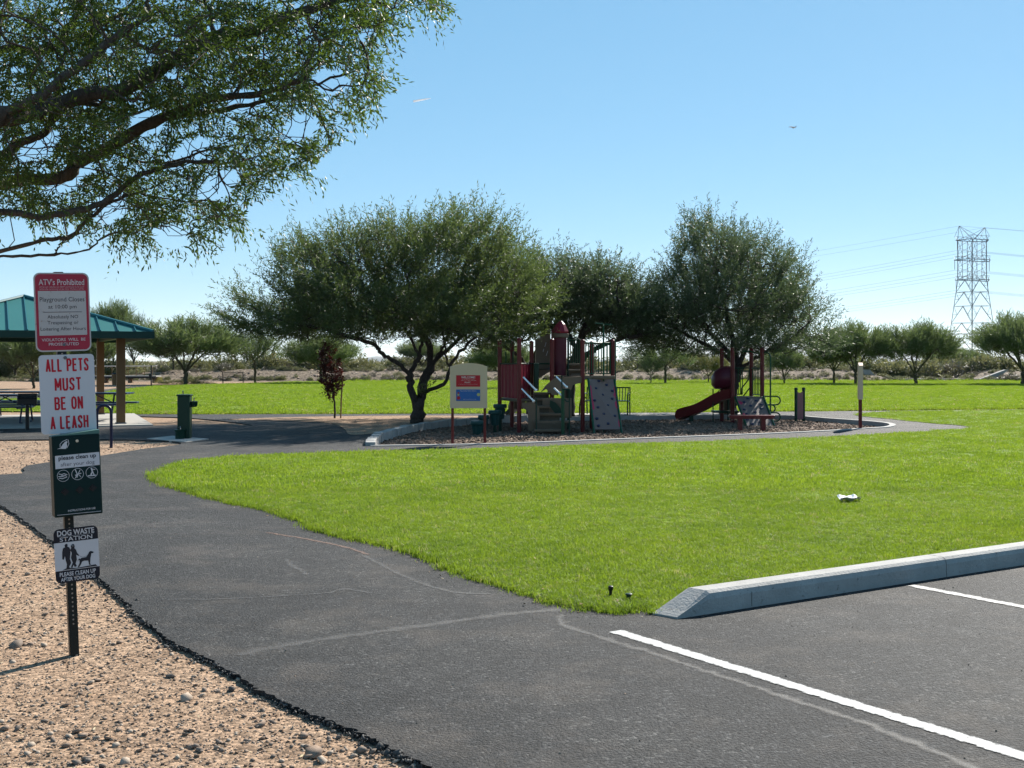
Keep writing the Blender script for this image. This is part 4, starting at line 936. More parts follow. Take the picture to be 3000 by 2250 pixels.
# --- desert scrub
def shrub_mesh(name, rs, n, ll, lw, h=1.0, up=.5):
    r_ = np.random.default_rng(rs); u = unit(r_.normal(0, 1, (n, 3)) * (1, 1, .8)); u[:, 2] = np.abs(u[:, 2]); rad = r_.uniform(.45, 1.0, n) ** .6 * (1 + .12 * np.sin(u[:, 0] * 7 + rs) + .12 * np.cos(u[:, 1] * 6))
    pos = u * rad[:, None] * (.5, .5, h) ; ax = unit(u * .6 + r_.normal(0, .45, (n, 3)) + np.array([0, 0, up])); nrm = unit(np.cross(ax, r_.normal(0, 1, (n, 3))))
    l = ll * r_.uniform(.6, 1.4, n)[:, None]; w_ = lw * r_.uniform(.6, 1.4, n)[:, None]
    V = np.empty((n, 4, 3)); V[:, 0] = pos - ax * l * .5; V[:, 1] = pos + nrm * w_ * .5; V[:, 2] = pos + ax * l * .5; V[:, 3] = pos - nrm * w_ * .5
    return V.reshape(-1, 3), np.arange(n * 4).reshape(n, 4)
SS = []
for i, (mt, nn) in enumerate((('scrub', 700), ('scrub', 700), ('scrubd', 700), ('scrubg', 500))):
    V, Fc = shrub_mesh('s', 90 + i, nn, .16, .045); SS.append(source('shrub_source', V, Fc, M[mt]))
r_ = np.random.default_rng(95); n = 5200
y = 107 + 420 * r_.random(n) ** 1.7; x = r_.uniform(-1, 1, n) * (y * .50 + 12)
hh = r_.uniform(.9, 1.75, n) * (1 + (r_.random(n) > .95) * .5); z = np.where(y < 126, [max(berm_h(a, b_), -.3) - .05 for a, b_ in zip(x, y)], -.32)
kp = ~((x > -40) & (y < 109) & (x < 30)); x, y, z, hh = x[kp], y[kp], z[kp], hh[kp]; n = len(x)
scatter('desert_scrub', np.c_[x, y, z], np.c_[np.zeros(n), np.zeros(n), r_.uniform(0, 6.3, n)], np.c_[hh * 1.7, hh * 1.7, hh], r_.choice(4, n, p=[.42, .33, .15, .10]), SS, 'olive creosote scrub covering the desert beyond the berm', 'scrub')
def shrub(px, py, wpx, hpx, mt, label, name='shrub', d=None, z=0.0, n=900, rs=1, up=.5):
    if d is None: x, d = G(px, py, z)
    x = (px - HX) * d / F; V, Fc = shrub_mesh('s', rs, n, .15, .035, 1.0, up); V = V * (wpx * d / F, wpx * d / F, hpx * d / F)
    o = link(name, np_mesh(name, V, Fc), M[mt]); o.location = (x, d, z); return tag(o, label, 'shrub')
shrub(962, 1088, 54, 26, 'scrubg', 'round grey shrub on the berm above the distant bench', d=104, z=.85, rs=2).location.x = (658 - HX) * 104 / F
shrub(466, 1110, 22, 17, 'yellowg', 'yellow grass clump at the right end of the footbridge', name='grass_clump', d=92, rs=3, up=1.2)
shrub(820, 1087, 30, 14, 'scrubd', 'low dark shrub on the berm left of the red leaved tree', d=105, z=.85, rs=4)
shrub(2660, 1112, 60, 32, 'scrubd', 'dark shrub behind the white spillway sill', d=108, z=.0, rs=5)
shrub(2720, 1112, 46, 28, 'scrubd', 'dark shrub under the open crowned palo verde', d=109, z=.0, rs=6)
shrub(2960, 1125, 76, 24, 'scrubg', 'grey shrub at the right end of the spillway wing', d=99, z=.0, rs=7)
shrub(2440, 1088, 70, 30, 'scrubd', 'dark shrub on the berm behind the palo verde pair', d=106, z=.8, rs=8)
shrub(2560, 1088, 60, 30, 'scrub', 'olive shrub on the berm above the spillway start', d=107, z=.4, rs=9)
shrub(2845, 1108, 90, 34, 'scrubd', 'wide dark shrub in front of the pylon base', d=112, z=.0, rs=10)
V, Fc = shrub_mesh('s', 12, 1500, .12, .035, 1.0, .6); V = V * (4.6, .9, .34)
o = link('weed_patch', np_mesh('weed_patch', V, Fc), M['scrub']); o.location = ((535 - HX) * 86.5 / F, 86.5, 0); tag(o, 'low pale green weeds round the foot of the round palo verde', 'weeds', None, 'stuff')

r_ = np.random.default_rng(97); n = 900; x = r_.uniform(-45, 60, n); y = r_.choice([0, 1], n, p=[.55, .45]) * 4.6 + 98.4 + np.abs(r_.normal(0, .9, n)); hh = r_.uniform(.14, .42, n)
scatter('berm_weeds', np.c_[x, y, [berm_h(a, b_) - .03 for a, b_ in zip(x, y)]], np.c_[np.zeros(n), np.zeros(n), r_.uniform(0, 6.3, n)], np.c_[hh * 2.4, hh * 1.6, hh], r_.choice(4, n, p=[.4, .3, .1, .2]), SS, 'low dry weeds dotted over the foot and top of the berm', 'weeds')
# ================================================================== SIGN POST IN THE FOREGROUND
sx, sy = G(217, 1905)
post = empty('sign_post', (sx, sy, -.02), R(30), 'leaning dark post carrying pet signs and a green bag dispenser', 'sign post')
post.rotation_euler = (R(-.6), R(-2.2), R(30))
# local frame: x right along the sign faces, -y towards the viewer, z up
FR = Matrix(((1, 0, 0, 0), (0, 0, -1, 0), (0, 1, 0, 0), (0, 0, 0, 1)))       # plane (x, y, out) -> local (x, -out, z)
def plane(cx, y, cz, roll=0.0):
    return Matrix.Translation((cx, y, cz)) @ FR @ Matrix.Rotation(R(roll), 4, 'Z')
def rrect(w_, h_, r, n=6):
    o = []
    for cx, cy_, a0 in ((w_ / 2 - r, h_ / 2 - r, 0), (-w_ / 2 + r, h_ / 2 - r, 90), (-w_ / 2 + r, -h_ / 2 + r, 180), (w_ / 2 - r, -h_ / 2 + r, 270)):
        for k in range(n + 1): a = R(a0 + 90 * k / n); o.append((cx + r * math.cos(a), cy_ + r * math.sin(a)))
    return o
def flat(poly, T, z, name, mat, parent, th=.0008):
    b = MB(T); b.prism(poly, z, z + th); return b.build(name, mat, parent)
# perforated square tube: four walls, holes as dark/bright discs through the two faces
b = MB(); PW = .05
for k in range(4):
    c = Matrix.Rotation(k * math.pi / 2, 3, 'Z') @ Vector((0, -PW / 2 + .0015, 0))
    b.box((c.x, c.y, 1.08), ((PW, .003, 2.3) if k % 2 == 0 else (.003, PW, 2.3)))
b.build('post', M['postgreen'], post)
hole = MB()
for i in range(70):
    z = .18 + i * .0254
    if z < 2.2:
        hole.lathe((0, 0, 0), [(.0001, 0)], 3) if False else None
        T = plane(0, -PW / 2 - .0009, z); c = [(.0052 * math.cos(a), .0052 * math.sin(a)) for a in np.linspace(0, 6.283, 9)[:-1]]
        h2 = MB(T); h2.prism(c, 0, .0008); hole.v += h2.v; off = len(hole.v) - len(h2.v); hole.f += [tuple(off + q for q in f) for f in h2.f]
ho = hole.build('punched_holes', simple('hole_glimpse', (0.40, 0.33, 0.27), .8), post); ho['kind'] = 'stuff'
def bolt(x, z, y, parent, r=.011):
    b = MB(); b.tube([(x, y, z), (x, y - .004, z)], r, 12); b.tube([(x, y - .004, z), (x, y - .010, z)], r * .6, 6); b.build('bolt', M['galv'], parent, sm=True)
# sign 1: ATV / playground rules
def board(name, w_, h_, cx, cz, roll, mat, rad, y=-.0305):
    T = plane(cx, y, cz, roll); b = MB(T); b.prism(rrect(w_, h_, rad), -.002, .001); o = b.build(name, mat, post); return o, T
Zb = lambda py: 1.69 - (py - 1058) / 500 + .02
o, T = board('rules_sign', .305, .457, .012, Zb(915), -.2, M['whited'], .035)
T = T @ Matrix.Translation((0, 0, .0012))
flat(rrect(.289, .441, .03), T, 0, 'red_field', M['red'], o)
flat(rrect(.262, .258, .004), T, .0011, 'white_field', M['whited'], o).location = (0, 0, .014 - .02)
TT = T @ Matrix.Translation((0, 0, .0024))
text("ATV's Prohibited", .25, .036, M['pale'], o, 0, .174, TT, .01)
text('All terrain vehicles are NOT permitted to be used', .245, .0085, M['pale'], o, 0, .145, TT)
text('within the community at any time. Violators will be', .245, .0085, M['pale'], o, 0, .133, TT)
text('reported to the authorities', .13, .0085, M['pale'], o, 0, .121, TT)
text('Playground Closes', .245, .034, M['ink'], o, 0, .070, TT)
text('at 10:00 pm', .155, .029, M['ink'], o, 0, .028, TT)
flat([(-.105, -.0012), (.105, -.0012), (.105, .0012), (-.105, .0012)], TT, 0, 'rule_line', M['ink'], o)
text('Absolutely NO', .168, .026, M['ink'], o, 0, -.030, TT)
text('Trespassing or', .170, .026, M['ink'], o, 0, -.064, TT)
text('Loitering After Hours', .248, .026, M['ink'], o, 0, -.100, TT)
text('VIOLATORS  WILL  BE', .24, .017, M['pale'], o, 0, -.160, TT, .008)
text('PROSECUTED', .165, .017, M['pale'], o, 0, -.186, TT, .008)
bolt(.012, Zb(1010), -.034, o, .009)
# tall condensed block capitals drawn as strokes
GL = {'A': [[(0, 0), (.5, 1), (1, 0)], [(.2, .3), (.8, .3)]], 'L': [[(0, 1), (0, 0), (.9, 0)]], 'P': [[(0, 0), (0, 1), (.7, 1), (1, .85), (1, .6), (.7, .45), (0, .45)]],
      'E': [[(.9, 1), (0, 1), (0, 0), (.9, 0)], [(0, .52), (.75, .52)]], 'T': [[(0, 1), (1, 1)], [(.5, 1), (.5, 0)]], 'S': [[(1, .80), (.85, .97), (.5, 1), (.12, .92), (.05, .74), (.25, .58), (.75, .42), (.95, .25), (.85, .06), (.5, 0), (.12, .04), (0, .2)]],
      'M': [[(0, 0), (0, 1), (.5, .25), (1, 1), (1, 0)]], 'U': [[(0, 1), (0, .15), (.2, 0), (.8, 0), (1, .15), (1, 1)]], 'B': [[(0, 0), (0, 1), (.7, 1), (.95, .88), (.95, .64), (.7, .53), (0, .53)], [(.7, .53), (1, .4), (1, .12), (.75, 0), (0, 0)]],
      'O': [[(.5, 1), (.15, .93), (0, .75), (0, .25), (.15, .07), (.5, 0), (.85, .07), (1, .25), (1, .75), (.85, .93), (.5, 1)]], 'N': [[(0, 0), (0, 1), (1, 0), (1, 1)]], 'H': [[(0, 0), (0, 1)], [(1, 0), (1, 1)], [(0, .52), (1, .52)]]}
def block(s_, wd, ht, mat, parent, cx, cy_, T, t):
    wl = {'M': 1.25, ' ': .45}; adv = [wl.get(c, 1.0) for c in s_]; gap = .42; tot = sum(adv) + gap * (len(s_) - 1); u = (wd) / tot; x = -wd / 2; b = MB(T); lay = 0
    for c, a_ in zip(s_, adv):
        if c == ' ': b.build('lettering', mat, parent); b = MB(T)
        for ln in GL.get(c, []):
            lay += 1
            for i in range(len(ln) - 1):
                p, q = [Vector((cx + x + t / 2 + px_ * (u * a_ - t * .5), cy_ - ht / 2 + t / 2 + py_ * (ht - t), 0)) for px_, py_ in (ln[i], ln[i + 1])]
                d = (q - p).normalized(); n = Vector((-d.y, d.x, 0)) * t / 2; e = d * t * .28; z = Vector((0, 0, .00006 * ((i + lay * 2) % 7)))
                b._a([p - e - n + z, q + e - n + z, q + e + n + z, p - e + n + z], [(0, 1, 2, 3)])
        x += u * (a_ + gap)
    return b.build('lettering', mat, parent)
# sign 2: pets on leash
o, T = board('leash_sign', .305, .457, .022, Zb(1153), -.1, M['white'], .022)
TT = T @ Matrix.Translation((0, 0, .0022))
for k, (s_, w_) in enumerate((('ALL PETS', .232), ('MUST', .142), ('BE ON', .152), ('A LEASH', .205))):
    block(s_, w_, .076, M['redtxt'], o, .0, .168 - k * .111, TT, .0105)
bolt(.015, Zb(1048), -.032, o, .010); bolt(.02, Zb(1254), -.032, o, .006)
# bag dispenser box
bz = Zb(1387); b = MB(); b.box((.038, -.085, bz), (.262, .11, .465), bev=.006); bx = b.build('bag_dispenser', M['boxgreen'], post)
b = MB(); b.prism([(-.131, 0), (.131, 0), (.131, .022)], -.052, .052, (Vector((.038, -.085, bz + .232)), Vector((1, 0, 0)), Vector((0, 0, 1)), Vector((0, 1, 0)))); b.build('lid', simple('pale_green_lid', (0.10, 0.22, 0.19), .35), bx)
TB = plane(.038, -.1405, bz)
b = MB(); b.box((.038, -.142, bz - .003), (.246, .004, .44), bev=.001); b.build('door', M['boxgreen'], bx)
TB = plane(.038, -.1445, bz)
flat([(-.118, .045), (.124, .050), (.124, .125), (-.118, .120)], TB, 0, 'notice_band', M['white'], bx)
TBB = TB @ Matrix.Translation((0, 0, .0012)) @ Matrix.Rotation(R(.8), 4, 'Z')
text('please clean up', .205, .032, M['navy'], bx, .004, .103, TBB, .025); text('after your dog', .185, .028, M['ink'], bx, .004, .066, TBB, -.004)
text('INSTRUCTIONS FOR USE', .15, .011, M['white'], bx, .012, -.198, TBB, .01)
flat([(-.12, -.219), (.12, -.219), (.12, -.217), (-.12, -.217)], TB, .0, 'rule_line', M['white'], bx)
def ring(cx, cy_, r, t, n=28): return [(cx + r * math.cos(a), cy_ + r * math.sin(a)) for a in np.linspace(0, 2 * math.pi, n + 1)[:-1]]
def ringmesh(cx, cy_, r, t, T, name, mat, parent):
    b = MB(T); n = 28
    for i in range(n):
        a0, a1 = 2 * math.pi * i / n, 2 * math.pi * (i + 1) / n
        b._a([(cx + rr * math.cos(a), cy_ + rr * math.sin(a), .0006) for rr, a in ((r, a0), (r, a1), (r - t, a1), (r - t, a0))], [(0, 1, 2, 3)])
    return b
def stroke(b, pts, w_):
    L, Rr = strip(pts, w_, 0); n = len(L); b._a([(x, y, .0006) for x, y in L] + [(x, y, .0006) for x, y in Rr], [(i, n + i, n + i + 1, i + 1) for i in range(n - 1)])
for i, cx in enumerate((-.078, 0.0, .078)):
    b = ringmesh(cx, .004 + i * .003, .0335, .0022, TB, 'pictogram', M['white'], bx); c0 = .004 + i * .003
    if i == 0:
        stroke(b, [(cx - .024, c0 + .012), (cx - .006, c0 + .008), (cx + .004, c0 + .012), (cx + .022, c0 + .004)], .004); stroke(b, [(cx - .026, c0 - .002), (cx - .006, c0 - .004), (cx + .012, c0 + .002), (cx + .02, c0 - .008), (cx - .004, c0 - .016), (cx - .022, c0 - .012)], .0045)
        stroke(b, [(cx - .012, c0 + .004), (cx + .01, c0 - .002)], .003)
    elif i == 1:
        stroke(b, [(cx - .012, c0 + .028), (cx - .002, c0), (cx - .012, c0 - .022)], .005); stroke(b, [(cx + .014, c0 + .022), (cx + .002, c0 - .002), (cx - .004, c0 - .02)], .004); stroke(b, [(cx - .014, c0 - .006), (cx + .02, c0 + .004)], .0045); stroke(b, [(cx + .006, c0 - .004), (cx + .018, c0 - .018)], .003)
    else:
        stroke(b, [(cx - .002, c0 + .026), (cx + .004, c0 + .004), (cx - .006, c0 - .014)], .008); stroke(b, [(cx + .004, c0 + .018), (cx + .02, c0 + .016)], .004); stroke(b, [(cx - .022, c0 - .018), (cx + .022, c0 - .018)], .006); stroke(b, [(cx + .006, c0 + .002), (cx + .012, c0 - .015)], .005)
    b.build('pictogram', M['white'], bx)
for cx, cz in ((-.072, -.088), (.008, -.084), (.080, -.080)):
    b = MB(plane(.038 + cx, -.144, bz + cz)); b.prism([(-.024, 0), (0, -.023), (.024, 0), (0, .023)], 0, .002); b.prism([(-.016, -.002), (0, -.016), (.016, -.002), (0, .014)], .002, .010); b.build('bag_slot', M['black'], bx)
b = MB(TB); b.prism([(-.105, .158), (-.085, .166), (-.074, .183), (-.062, .196), (-.052, .201), (-.047, .196), (-.052, .186), (-.050, .170), (-.058, .157), (-.075, .158), (-.088, .160)], 0, .0008)
stroke(b, [(-.088, .168), (-.088, .185), (-.074, .200), (-.048, .210)], .003); stroke(b, [(-.044, .208), (-.040, .185), (-.052, .160)], .003); b.build('emblem', M['white'], bx)
b = MB(); b.tube([(.042, -.144, bz + .198), (.042, -.150, bz + .198)], .0085, 14); b.build('lock', M['chrome'], bx, sm=True)
# dog waste station plate
o, T = board('waste_station_sign', .245, .315, .034, Zb(1622), .6, M['navy'], .03, -.030)
TT = T @ Matrix.Translation((0, 0, .0014)); flat([(-.1225, -.085), (.1225, -.085), (.1225, .078), (-.1225, .078)], TT, 0, 'white_field', M['white'], o)
TT = T @ Matrix.Translation((0, 0, .0026))
text('DOG WASTE', .205, .033, M['white'], o, 0, .132, TT, .025); text('STATION', .18, .024, M['white'], o, 0, .096, TT, .012)
flat([(-.10, .1125), (.10, .1125), (.10, .1135), (-.10, .1135)], TT, 0, 'rule_line', M['white'], o)
text('PLEASE CLEAN UP', .20, .024, M['white'], o, 0, -.107, TT, .02); text('AFTER YOUR DOG', .19, .022, M['white'], o, 0, -.137, TT, .02)
man = [(-.060, .068), (-.053, .070), (-.048, .062), (-.050, .052), (-.040, .046), (-.034, .030), (-.036, .005), (-.040, -.02), (-.034, -.045), (-.046, -.066), (-.042, -.074), (-.062, -.074), (-.058, -.05), (-.063, -.03), (-.066, 0), (-.074, -.022), (-.082, -.018), (-.080, .02), (-.076, .044), (-.064, .05), (-.066, .06)]
wom = [(-.022, .064), (-.014, .062), (-.010, .05), (-.012, .038), (-.004, .028), (.002, .008), (.012, -.006), (.008, -.010), (-.004, -.002), (-.002, -.03), (-.010, -.052), (-.004, -.068), (-.016, -.072), (-.022, -.058), (-.028, -.074), (-.038, -.072), (-.026, -.045), (-.034, -.015), (-.028, .012), (-.036, .030), (-.030, .042), (-.032, .054)]
dog = [(.002, -.036), (.012, -.024), (.016, -.030), (.022, -.024), (.050, -.022), (.064, -.006), (.066, .004), (.074, .010), (.084, .008), (.094, .002), (.090, -.004), (.080, -.004), (.078, -.014), (.074, -.030), (.070, -.062), (.076, -.070), (.064, -.070), (.060, -.044), (.038, -.042), (.026, -.046), (.020, -.060), (.008, -.076), (.000, -.076), (.012, -.052), (.012, -.036), (.006, -.034), (.002, -.042)]
b = MB(TT); b.prism(man, 0, .0007); b.prism(wom, 0, .0007); b.prism(dog, 0, .0007); b.prism([(-.085, -.082), (.11, -.082), (.10, -.071), (.06, -.074), (.0, -.078), (-.06, -.072)], 0, .0007)
stroke(b, [(.010, -.008), (.03, -.02), (.055, -.016), (.068, .002)], .0016); b.build('walkers_emblem', M['ink'], o)
bolt(.012, Zb(1595), -.031, o, .006); bolt(.03, Zb(1682), -.031, o, .008)

# ================================================================== PAVILION AND WHAT STANDS IN IT
PVO = (-9.4, 30.4, 0.0); PA = math.atan2(.415, .91)
pav = empty('picnic_pavilion', PVO, PA, 'picnic pavilion with teal standing seam hip roof on brown square columns', 'pavilion')
U, Vd, ZE, ZP = 6.07, 7.6, 2.45, 3.46
roofP = [(-U, 0, ZE), (0, 0, ZE), (0, Vd, ZE), (-U, Vd, ZE), (-U / 2, U / 2, ZP), (-U / 2, Vd - U / 2, ZP)]
b = MB(); th = .05
up = [Vector(p) for p in roofP]; lo = [Vector((p[0] * .985 - .03, p[1] * .985 + .04, p[2] - th)) for p in roofP]
b._a(up, [(0, 1, 4), (1, 2, 5, 4), (2, 3, 5), (3, 0, 4, 5)]); roof = b.build('roof', M['roof'], pav)
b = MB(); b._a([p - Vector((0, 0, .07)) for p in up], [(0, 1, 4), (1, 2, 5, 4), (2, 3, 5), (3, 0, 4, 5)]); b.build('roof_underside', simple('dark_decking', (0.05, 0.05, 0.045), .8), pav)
b = MB()
for a_, c_ in ((0, 1), (1, 2), (2, 3), (3, 0)):
    p, q = up[a_], up[c_]; d = (q - p).normalized(); nrm = d.cross(Vector((0, 0, 1)))
    b.bar(p - d * .02 + Vector((0, 0, -.085)) + nrm * .015, q + d * .02 + Vector((0, 0, -.085)) + nrm * .015, .03, .17)
# bars point along z of their own frame: width/height are swapped, so build the fascia as plates
b = MB()
for a_, c_ in ((0, 1), (1, 2), (2, 3), (3, 0)):
    p, q = up[a_], up[c_]; d = (q - p).normalized(); nrm = d.cross(Vector((0, 0, 1))); e = .03
    b.prism([(-e, -.17), ((q - p).length + e, -.17), ((q - p).length + e, .012), (-e, .012)], .002, .03, (p, d, Vector((0, 0, 1)), nrm))
b.build('fascia', M['fascia'], pav)
def ribs(p0, p1, inward, rise, top):
    d = (Vector(p1) - Vector(p0)); L = d.length; d.normalize(); n = int(L / .405)
    for i in range(1, n):
        s = L * i / n; reach = min(s, L - s, U / 2); a = Vector(p0) + d * s
        c = a + Vector(inward) * reach + Vector((0, 0, (ZP - ZE) * reach / (U / 2)))
        b = MB(); up_ = Vector((0, 0, .016)); b.bar(a + up_ - Vector(inward) * .02, c + up_, .022, .045); b.build('roof_seam', M['seam'], pav)
ribs(roofP[0], roofP[1], (0, 1, 0), 0, 0); ribs(roofP[1], roofP[2], (-1, 0, 0), 0, 0); ribs(roofP[3], roofP[2], (0, -1, 0), 0, 0); ribs(roofP[0], roofP[3], (1, 0, 0), 0, 0)
for a_, c_ in ((0, 4), (1, 4), (2, 5), (3, 5), (4, 5)):
    b = MB(); b.tube([up[a_] + Vector((0, 0, .02)), up[c_] + Vector((0, 0, .02))], .05, 6); b.build('ridge_cap', M['seam'], pav)
for x in (-.72, -U + .72):
    for y in (.85, Vd - .85):
        b = MB(); b.box((x, y, 1.18), (.215, .215, 2.42), bev=.008); c = b.build('column', M['column'], pav)
        b = MB(); b.box((x, y, .045), (.26, .26, .03), bev=.004); b.build('base_plate', M['galv'], c)
for y in (.85, Vd - .85):
    b = MB(); b.box((-U / 2, y, 2.36), (U - 1.2, .12, .14)); b.build('beam', M['fascia'], pav)
for x in (-.72, -U + .72):
    b = MB(); b.box((x, Vd / 2, 2.36), (.12, Vd - 1.9, .14)); b.build('beam', M['fascia'], pav)
def picnic(loc, rz, label):
    t = empty('picnic_table', loc, rz, label, 'picnic table', 'picnic tables in the pavilion')
    for y in (-.28, 0, .28):
        b = MB(); b.box((0, y, .745), (2.44, .25, .045), bev=.01); b.build('table_plank', M['bluetable'], t)
    for s in (-1, 1):
        for dy in (0.0,):
            b = MB(); b.box((0, s * .78, .455), (2.44, .28, .045), bev=.01); b.build('seat', M['bluetable'], t)
        b = MB(); x = s * .85
        b.tube([(x, -.30, .72), (x, -.62, .02), (x, -.45, .02)], .024, 8); b.tube([(x, .30, .72), (x, .62, .02), (x, .45, .02)], .024, 8)
        b.tube([(x, -.88, .42), (x, .88, .42)], .024, 8); b.tube([(x, -.3, .71), (x, .3, .71)], .024, 8); b.tube([(x, 0, .42), (s * .25, 0, .70)], .016, 6); b.build('leg_frame', M['bluetable'], t)
    return t
tx, ty = P(255, 1100, 33.0).xy
picnic((tx, ty, .03), R(3), 'blue picnic table behind the right hand pavilion column')
picnic((P(-20, 1100, 31.2).x, 31.2, .03), R(8), 'blue picnic table at the left edge of the view, behind the grill')
picnic((P(60, 1100, 34.2).x, 34.4, .03), R(5), 'blue picnic table farther back under the roof, behind the grill')
gx_, gy_ = G(48, 1259)
gr = empty('park_grill', (gx_ - .0, gy_, .0), R(20), 'black steel charcoal grill on a single post before the pavilion', 'grill')
gr.location.x = (80 - HX) * gy_ / F
b = MB(); b.tube([(0, 0, 0), (0, 0, .62)], .045, 10); b.build('pedestal', M['black'], gr, sm=True)
b = MB()
for c_, s_ in (((0, 0, .64), (.44, .34, .012)), ((0, .165, .76), (.44, .012, .26)), ((-.215, 0, .74), (.012, .34, .22)), ((.215, 0, .74), (.012, .34, .22)), ((0, -.165, .70), (.44, .012, .13))): b.box(c_, s_)
b.build('firebox', M['black'], gr)
b = MB(); [b.tube([(x, -.18, .79), (x, .15, .79)], .006, 6) for x in np.linspace(-.19, .19, 14)]; b.tube([(-.1, -.18, .79), (-.1, -.27, .79), (.1, -.27, .79), (.1, -.18, .79)], .008, 6); b.build('grate', M['black'], gr)
# bike rack: wave of bent pipe
rk = empty('bike_rack', (G(325, 1308)[0], 23.0, 0), R(14), 'navy wave bike rack of bent pipe beside the path signs', 'bike rack')
b = MB(); pts = [(0, 0, -.03), (0, 0, .62)]; sp = .27
def arc(cx, cz, r, a0, a1, n=9): return [(cx + r * math.cos(R(a)), 0, cz + r * math.sin(R(a))) for a in np.linspace(a0, a1, n)]
x = 0
for k in range(2):
    pts += arc(x - sp / 2, .68, sp / 2, 0, 180); x -= sp
    if k < 1: pts += [(x, 0, .25)] + arc(x - sp / 2, .20, sp / 2, 0, -180)[1:]; x -= sp; pts.append((x, 0, .62))
pts.append((x, 0, -.03)); b.tube(pts, .030, 10); b.build('pipe', M['bluepipe'], rk, sm=True)
# drinking fountain
fx, fy = G(541, 1285)
ft = empty('drinking_fountain', (fx, fy, .012), R(4), 'dark green pedestal drinking fountain on a small concrete pad', 'drinking fountain')
b = MB(); b.box((0, 0, .46), (.265, .265, .92), bev=.015); b.build('pedestal', M['dgreen'], ft)
b = MB(); b.box((0, 0, .935), (.30, .30, .035), bev=.01); b.build('top_basin', M['dgreen'], ft)
b = MB(); b.tube([(-.03, -.02, .95), (-.03, -.02, 1.0), (-.03, -.035, 1.03)], .014, 8); b.build('bubbler', M['chrome'], ft, sm=True)
b = MB(); b.lathe((.20, 0, .68), [(.05, 0), (.075, .03), (.082, .12), (.075, .125)], 14); b.box((.15, 0, .72), (.10, .08, .09), bev=.01); sb = b.build('side_basin', M['dgreen'], ft, sm=True)
b = MB(); b.tube([(.20, 0, .80), (.20, 0, .85), (.20, -.01, .88)], .013, 8); b.build('bubbler', M['chrome'], sb, sm=True)
b = MB(); b.lathe((-.06, -.2, .0), [(.10, 0), (.10, .14), (.12, .17), (.12, .20)], 14); b.build('pet_basin', M['dgreen'], ft, sm=True)
b = MB(); b.tube([(-.06, -.14, .2), (-.06, -.14, .235), (-.06, -.16, .25)], .010, 8); b.build('pet_spout', M['chrome'], ft, sm=True)

# ================================================================== PLAYGROUND
FZ = -.13
def steel(b, pts, r=.021, n=8): b.tube(pts, r, n)
W = lambda px, py, d: P(px, py, d)
def posts_of(root, lst, mat, r=.056, name='post'):
    for px, d, top in lst:
        x = (px - HX) * d / F; zt = W(px, top, d).z
        b = MB(); b.tube([(x, d, FZ - .1), (x, d, zt - .02)], r, 14); po = b.build(name, mat, root, sm=True, world=True)
        b = MB(); b.lathe((x, d, zt - .025), [(r * 1.08, 0), (r * 1.08, .02), (r * .8, .045), (r * .3, .058)], 14); b.build('post_cap', mat, po, sm=True, world=True)
# ---- large structure
A0 = (3.4, 29.9, FZ)
pa = empty('play_structure', (1.2, 29.8, FZ), 0, 'larger play structure with spiral steps, maroon posts and round turret roof', 'play structure')
posts_of(pa, [(1464, 30.4, 997), (1521, 29.3, 993), (1557, 30.6, 1002), (1617, 29.9, 996), (1707, 29.5, 998), (1733, 30.9, 1003), (1795, 30.3, 998), (1650, 31.2, 1003), (1500, 31.6, 1003)], M['maroon'])
Zd1 = W(1500, 1168, 29.8).z; Zd2 = W(1700, 1103, 29.7).z; Zd0 = FZ
def deckpoly(pl, z, th=.06, name='deck', mat='tan'):
    b = MB(); b.prism([(v[0], v[1]) for v in pl], z - th, z); return b.build(name, M[mat], pa, world=True)
X = lambda px, d: ((px - HX) * d / F, d)
deckpoly([X(1464, 30.4), X(1521, 29.25), X(1560, 29.7), X(1617, 29.8), X(1610, 31.0), X(1500, 31.6)], Zd1)
deckpoly([X(1705, 29.45), X(1797, 30.2), X(1738, 31.2), X(1650, 31.25), X(1620, 30.4)], Zd2)
# red corrugated panels on the low deck
def ribpanel(a, c, z0, z1, n, mat, name, parent=pa):
    a, c = Vector((*a, 0)), Vector((*c, 0)); d = c - a; L = d.length; d.normalize(); nr = Vector((d.y, -d.x, 0))
    poly = []
    for i in range(n * 4 + 1):
        t = L * i / (n * 4); poly.append((t, (.028 if (i % 4) in (1, 2) else 0)))
    poly2 = [(t, y - .03) for t, y in poly[::-1]]
    b = MB(); b.prism(poly + poly2, z0, z1, (a, d, nr, Vector((0, 0, 1)))); return b.build(name, M[mat], parent, world=True)
zt = W(1500, 1068, 29.8).z
pn = ribpanel(X(1467, 30.33), X(1519, 29.36), Zd1 + .02, zt, 5, 'redplastic', 'wall_panel'); ribpanel(X(1523, 29.36), X(1556, 30.5), Zd1 + .02, zt, 4, 'redplastic', 'wall_panel')
for a_, c_ in ((X(1464, 30.4), X(1521, 29.3)), (X(1521, 29.3), X(1557, 30.6)), (X(1557, 30.6), X(1617, 29.9))):
    b = MB(); steel(b, [(*a_, zt + .02), (*c_, zt + .02)], .022); steel(b, [(*a_, Zd1 - .03), (*c_, Zd1 - .03)], .022); b.build('rail', M['dgreen'], pa, sm=True, world=True)
for px in (1482, 1503): 
    b = MB(); steel(b, [(*X(px, 31.4), Zd1), (*X(px, 31.4), W(px, 1030, 31.4).z)], .018); b.build('rail', M['green'], pa, sm=True, world=True)
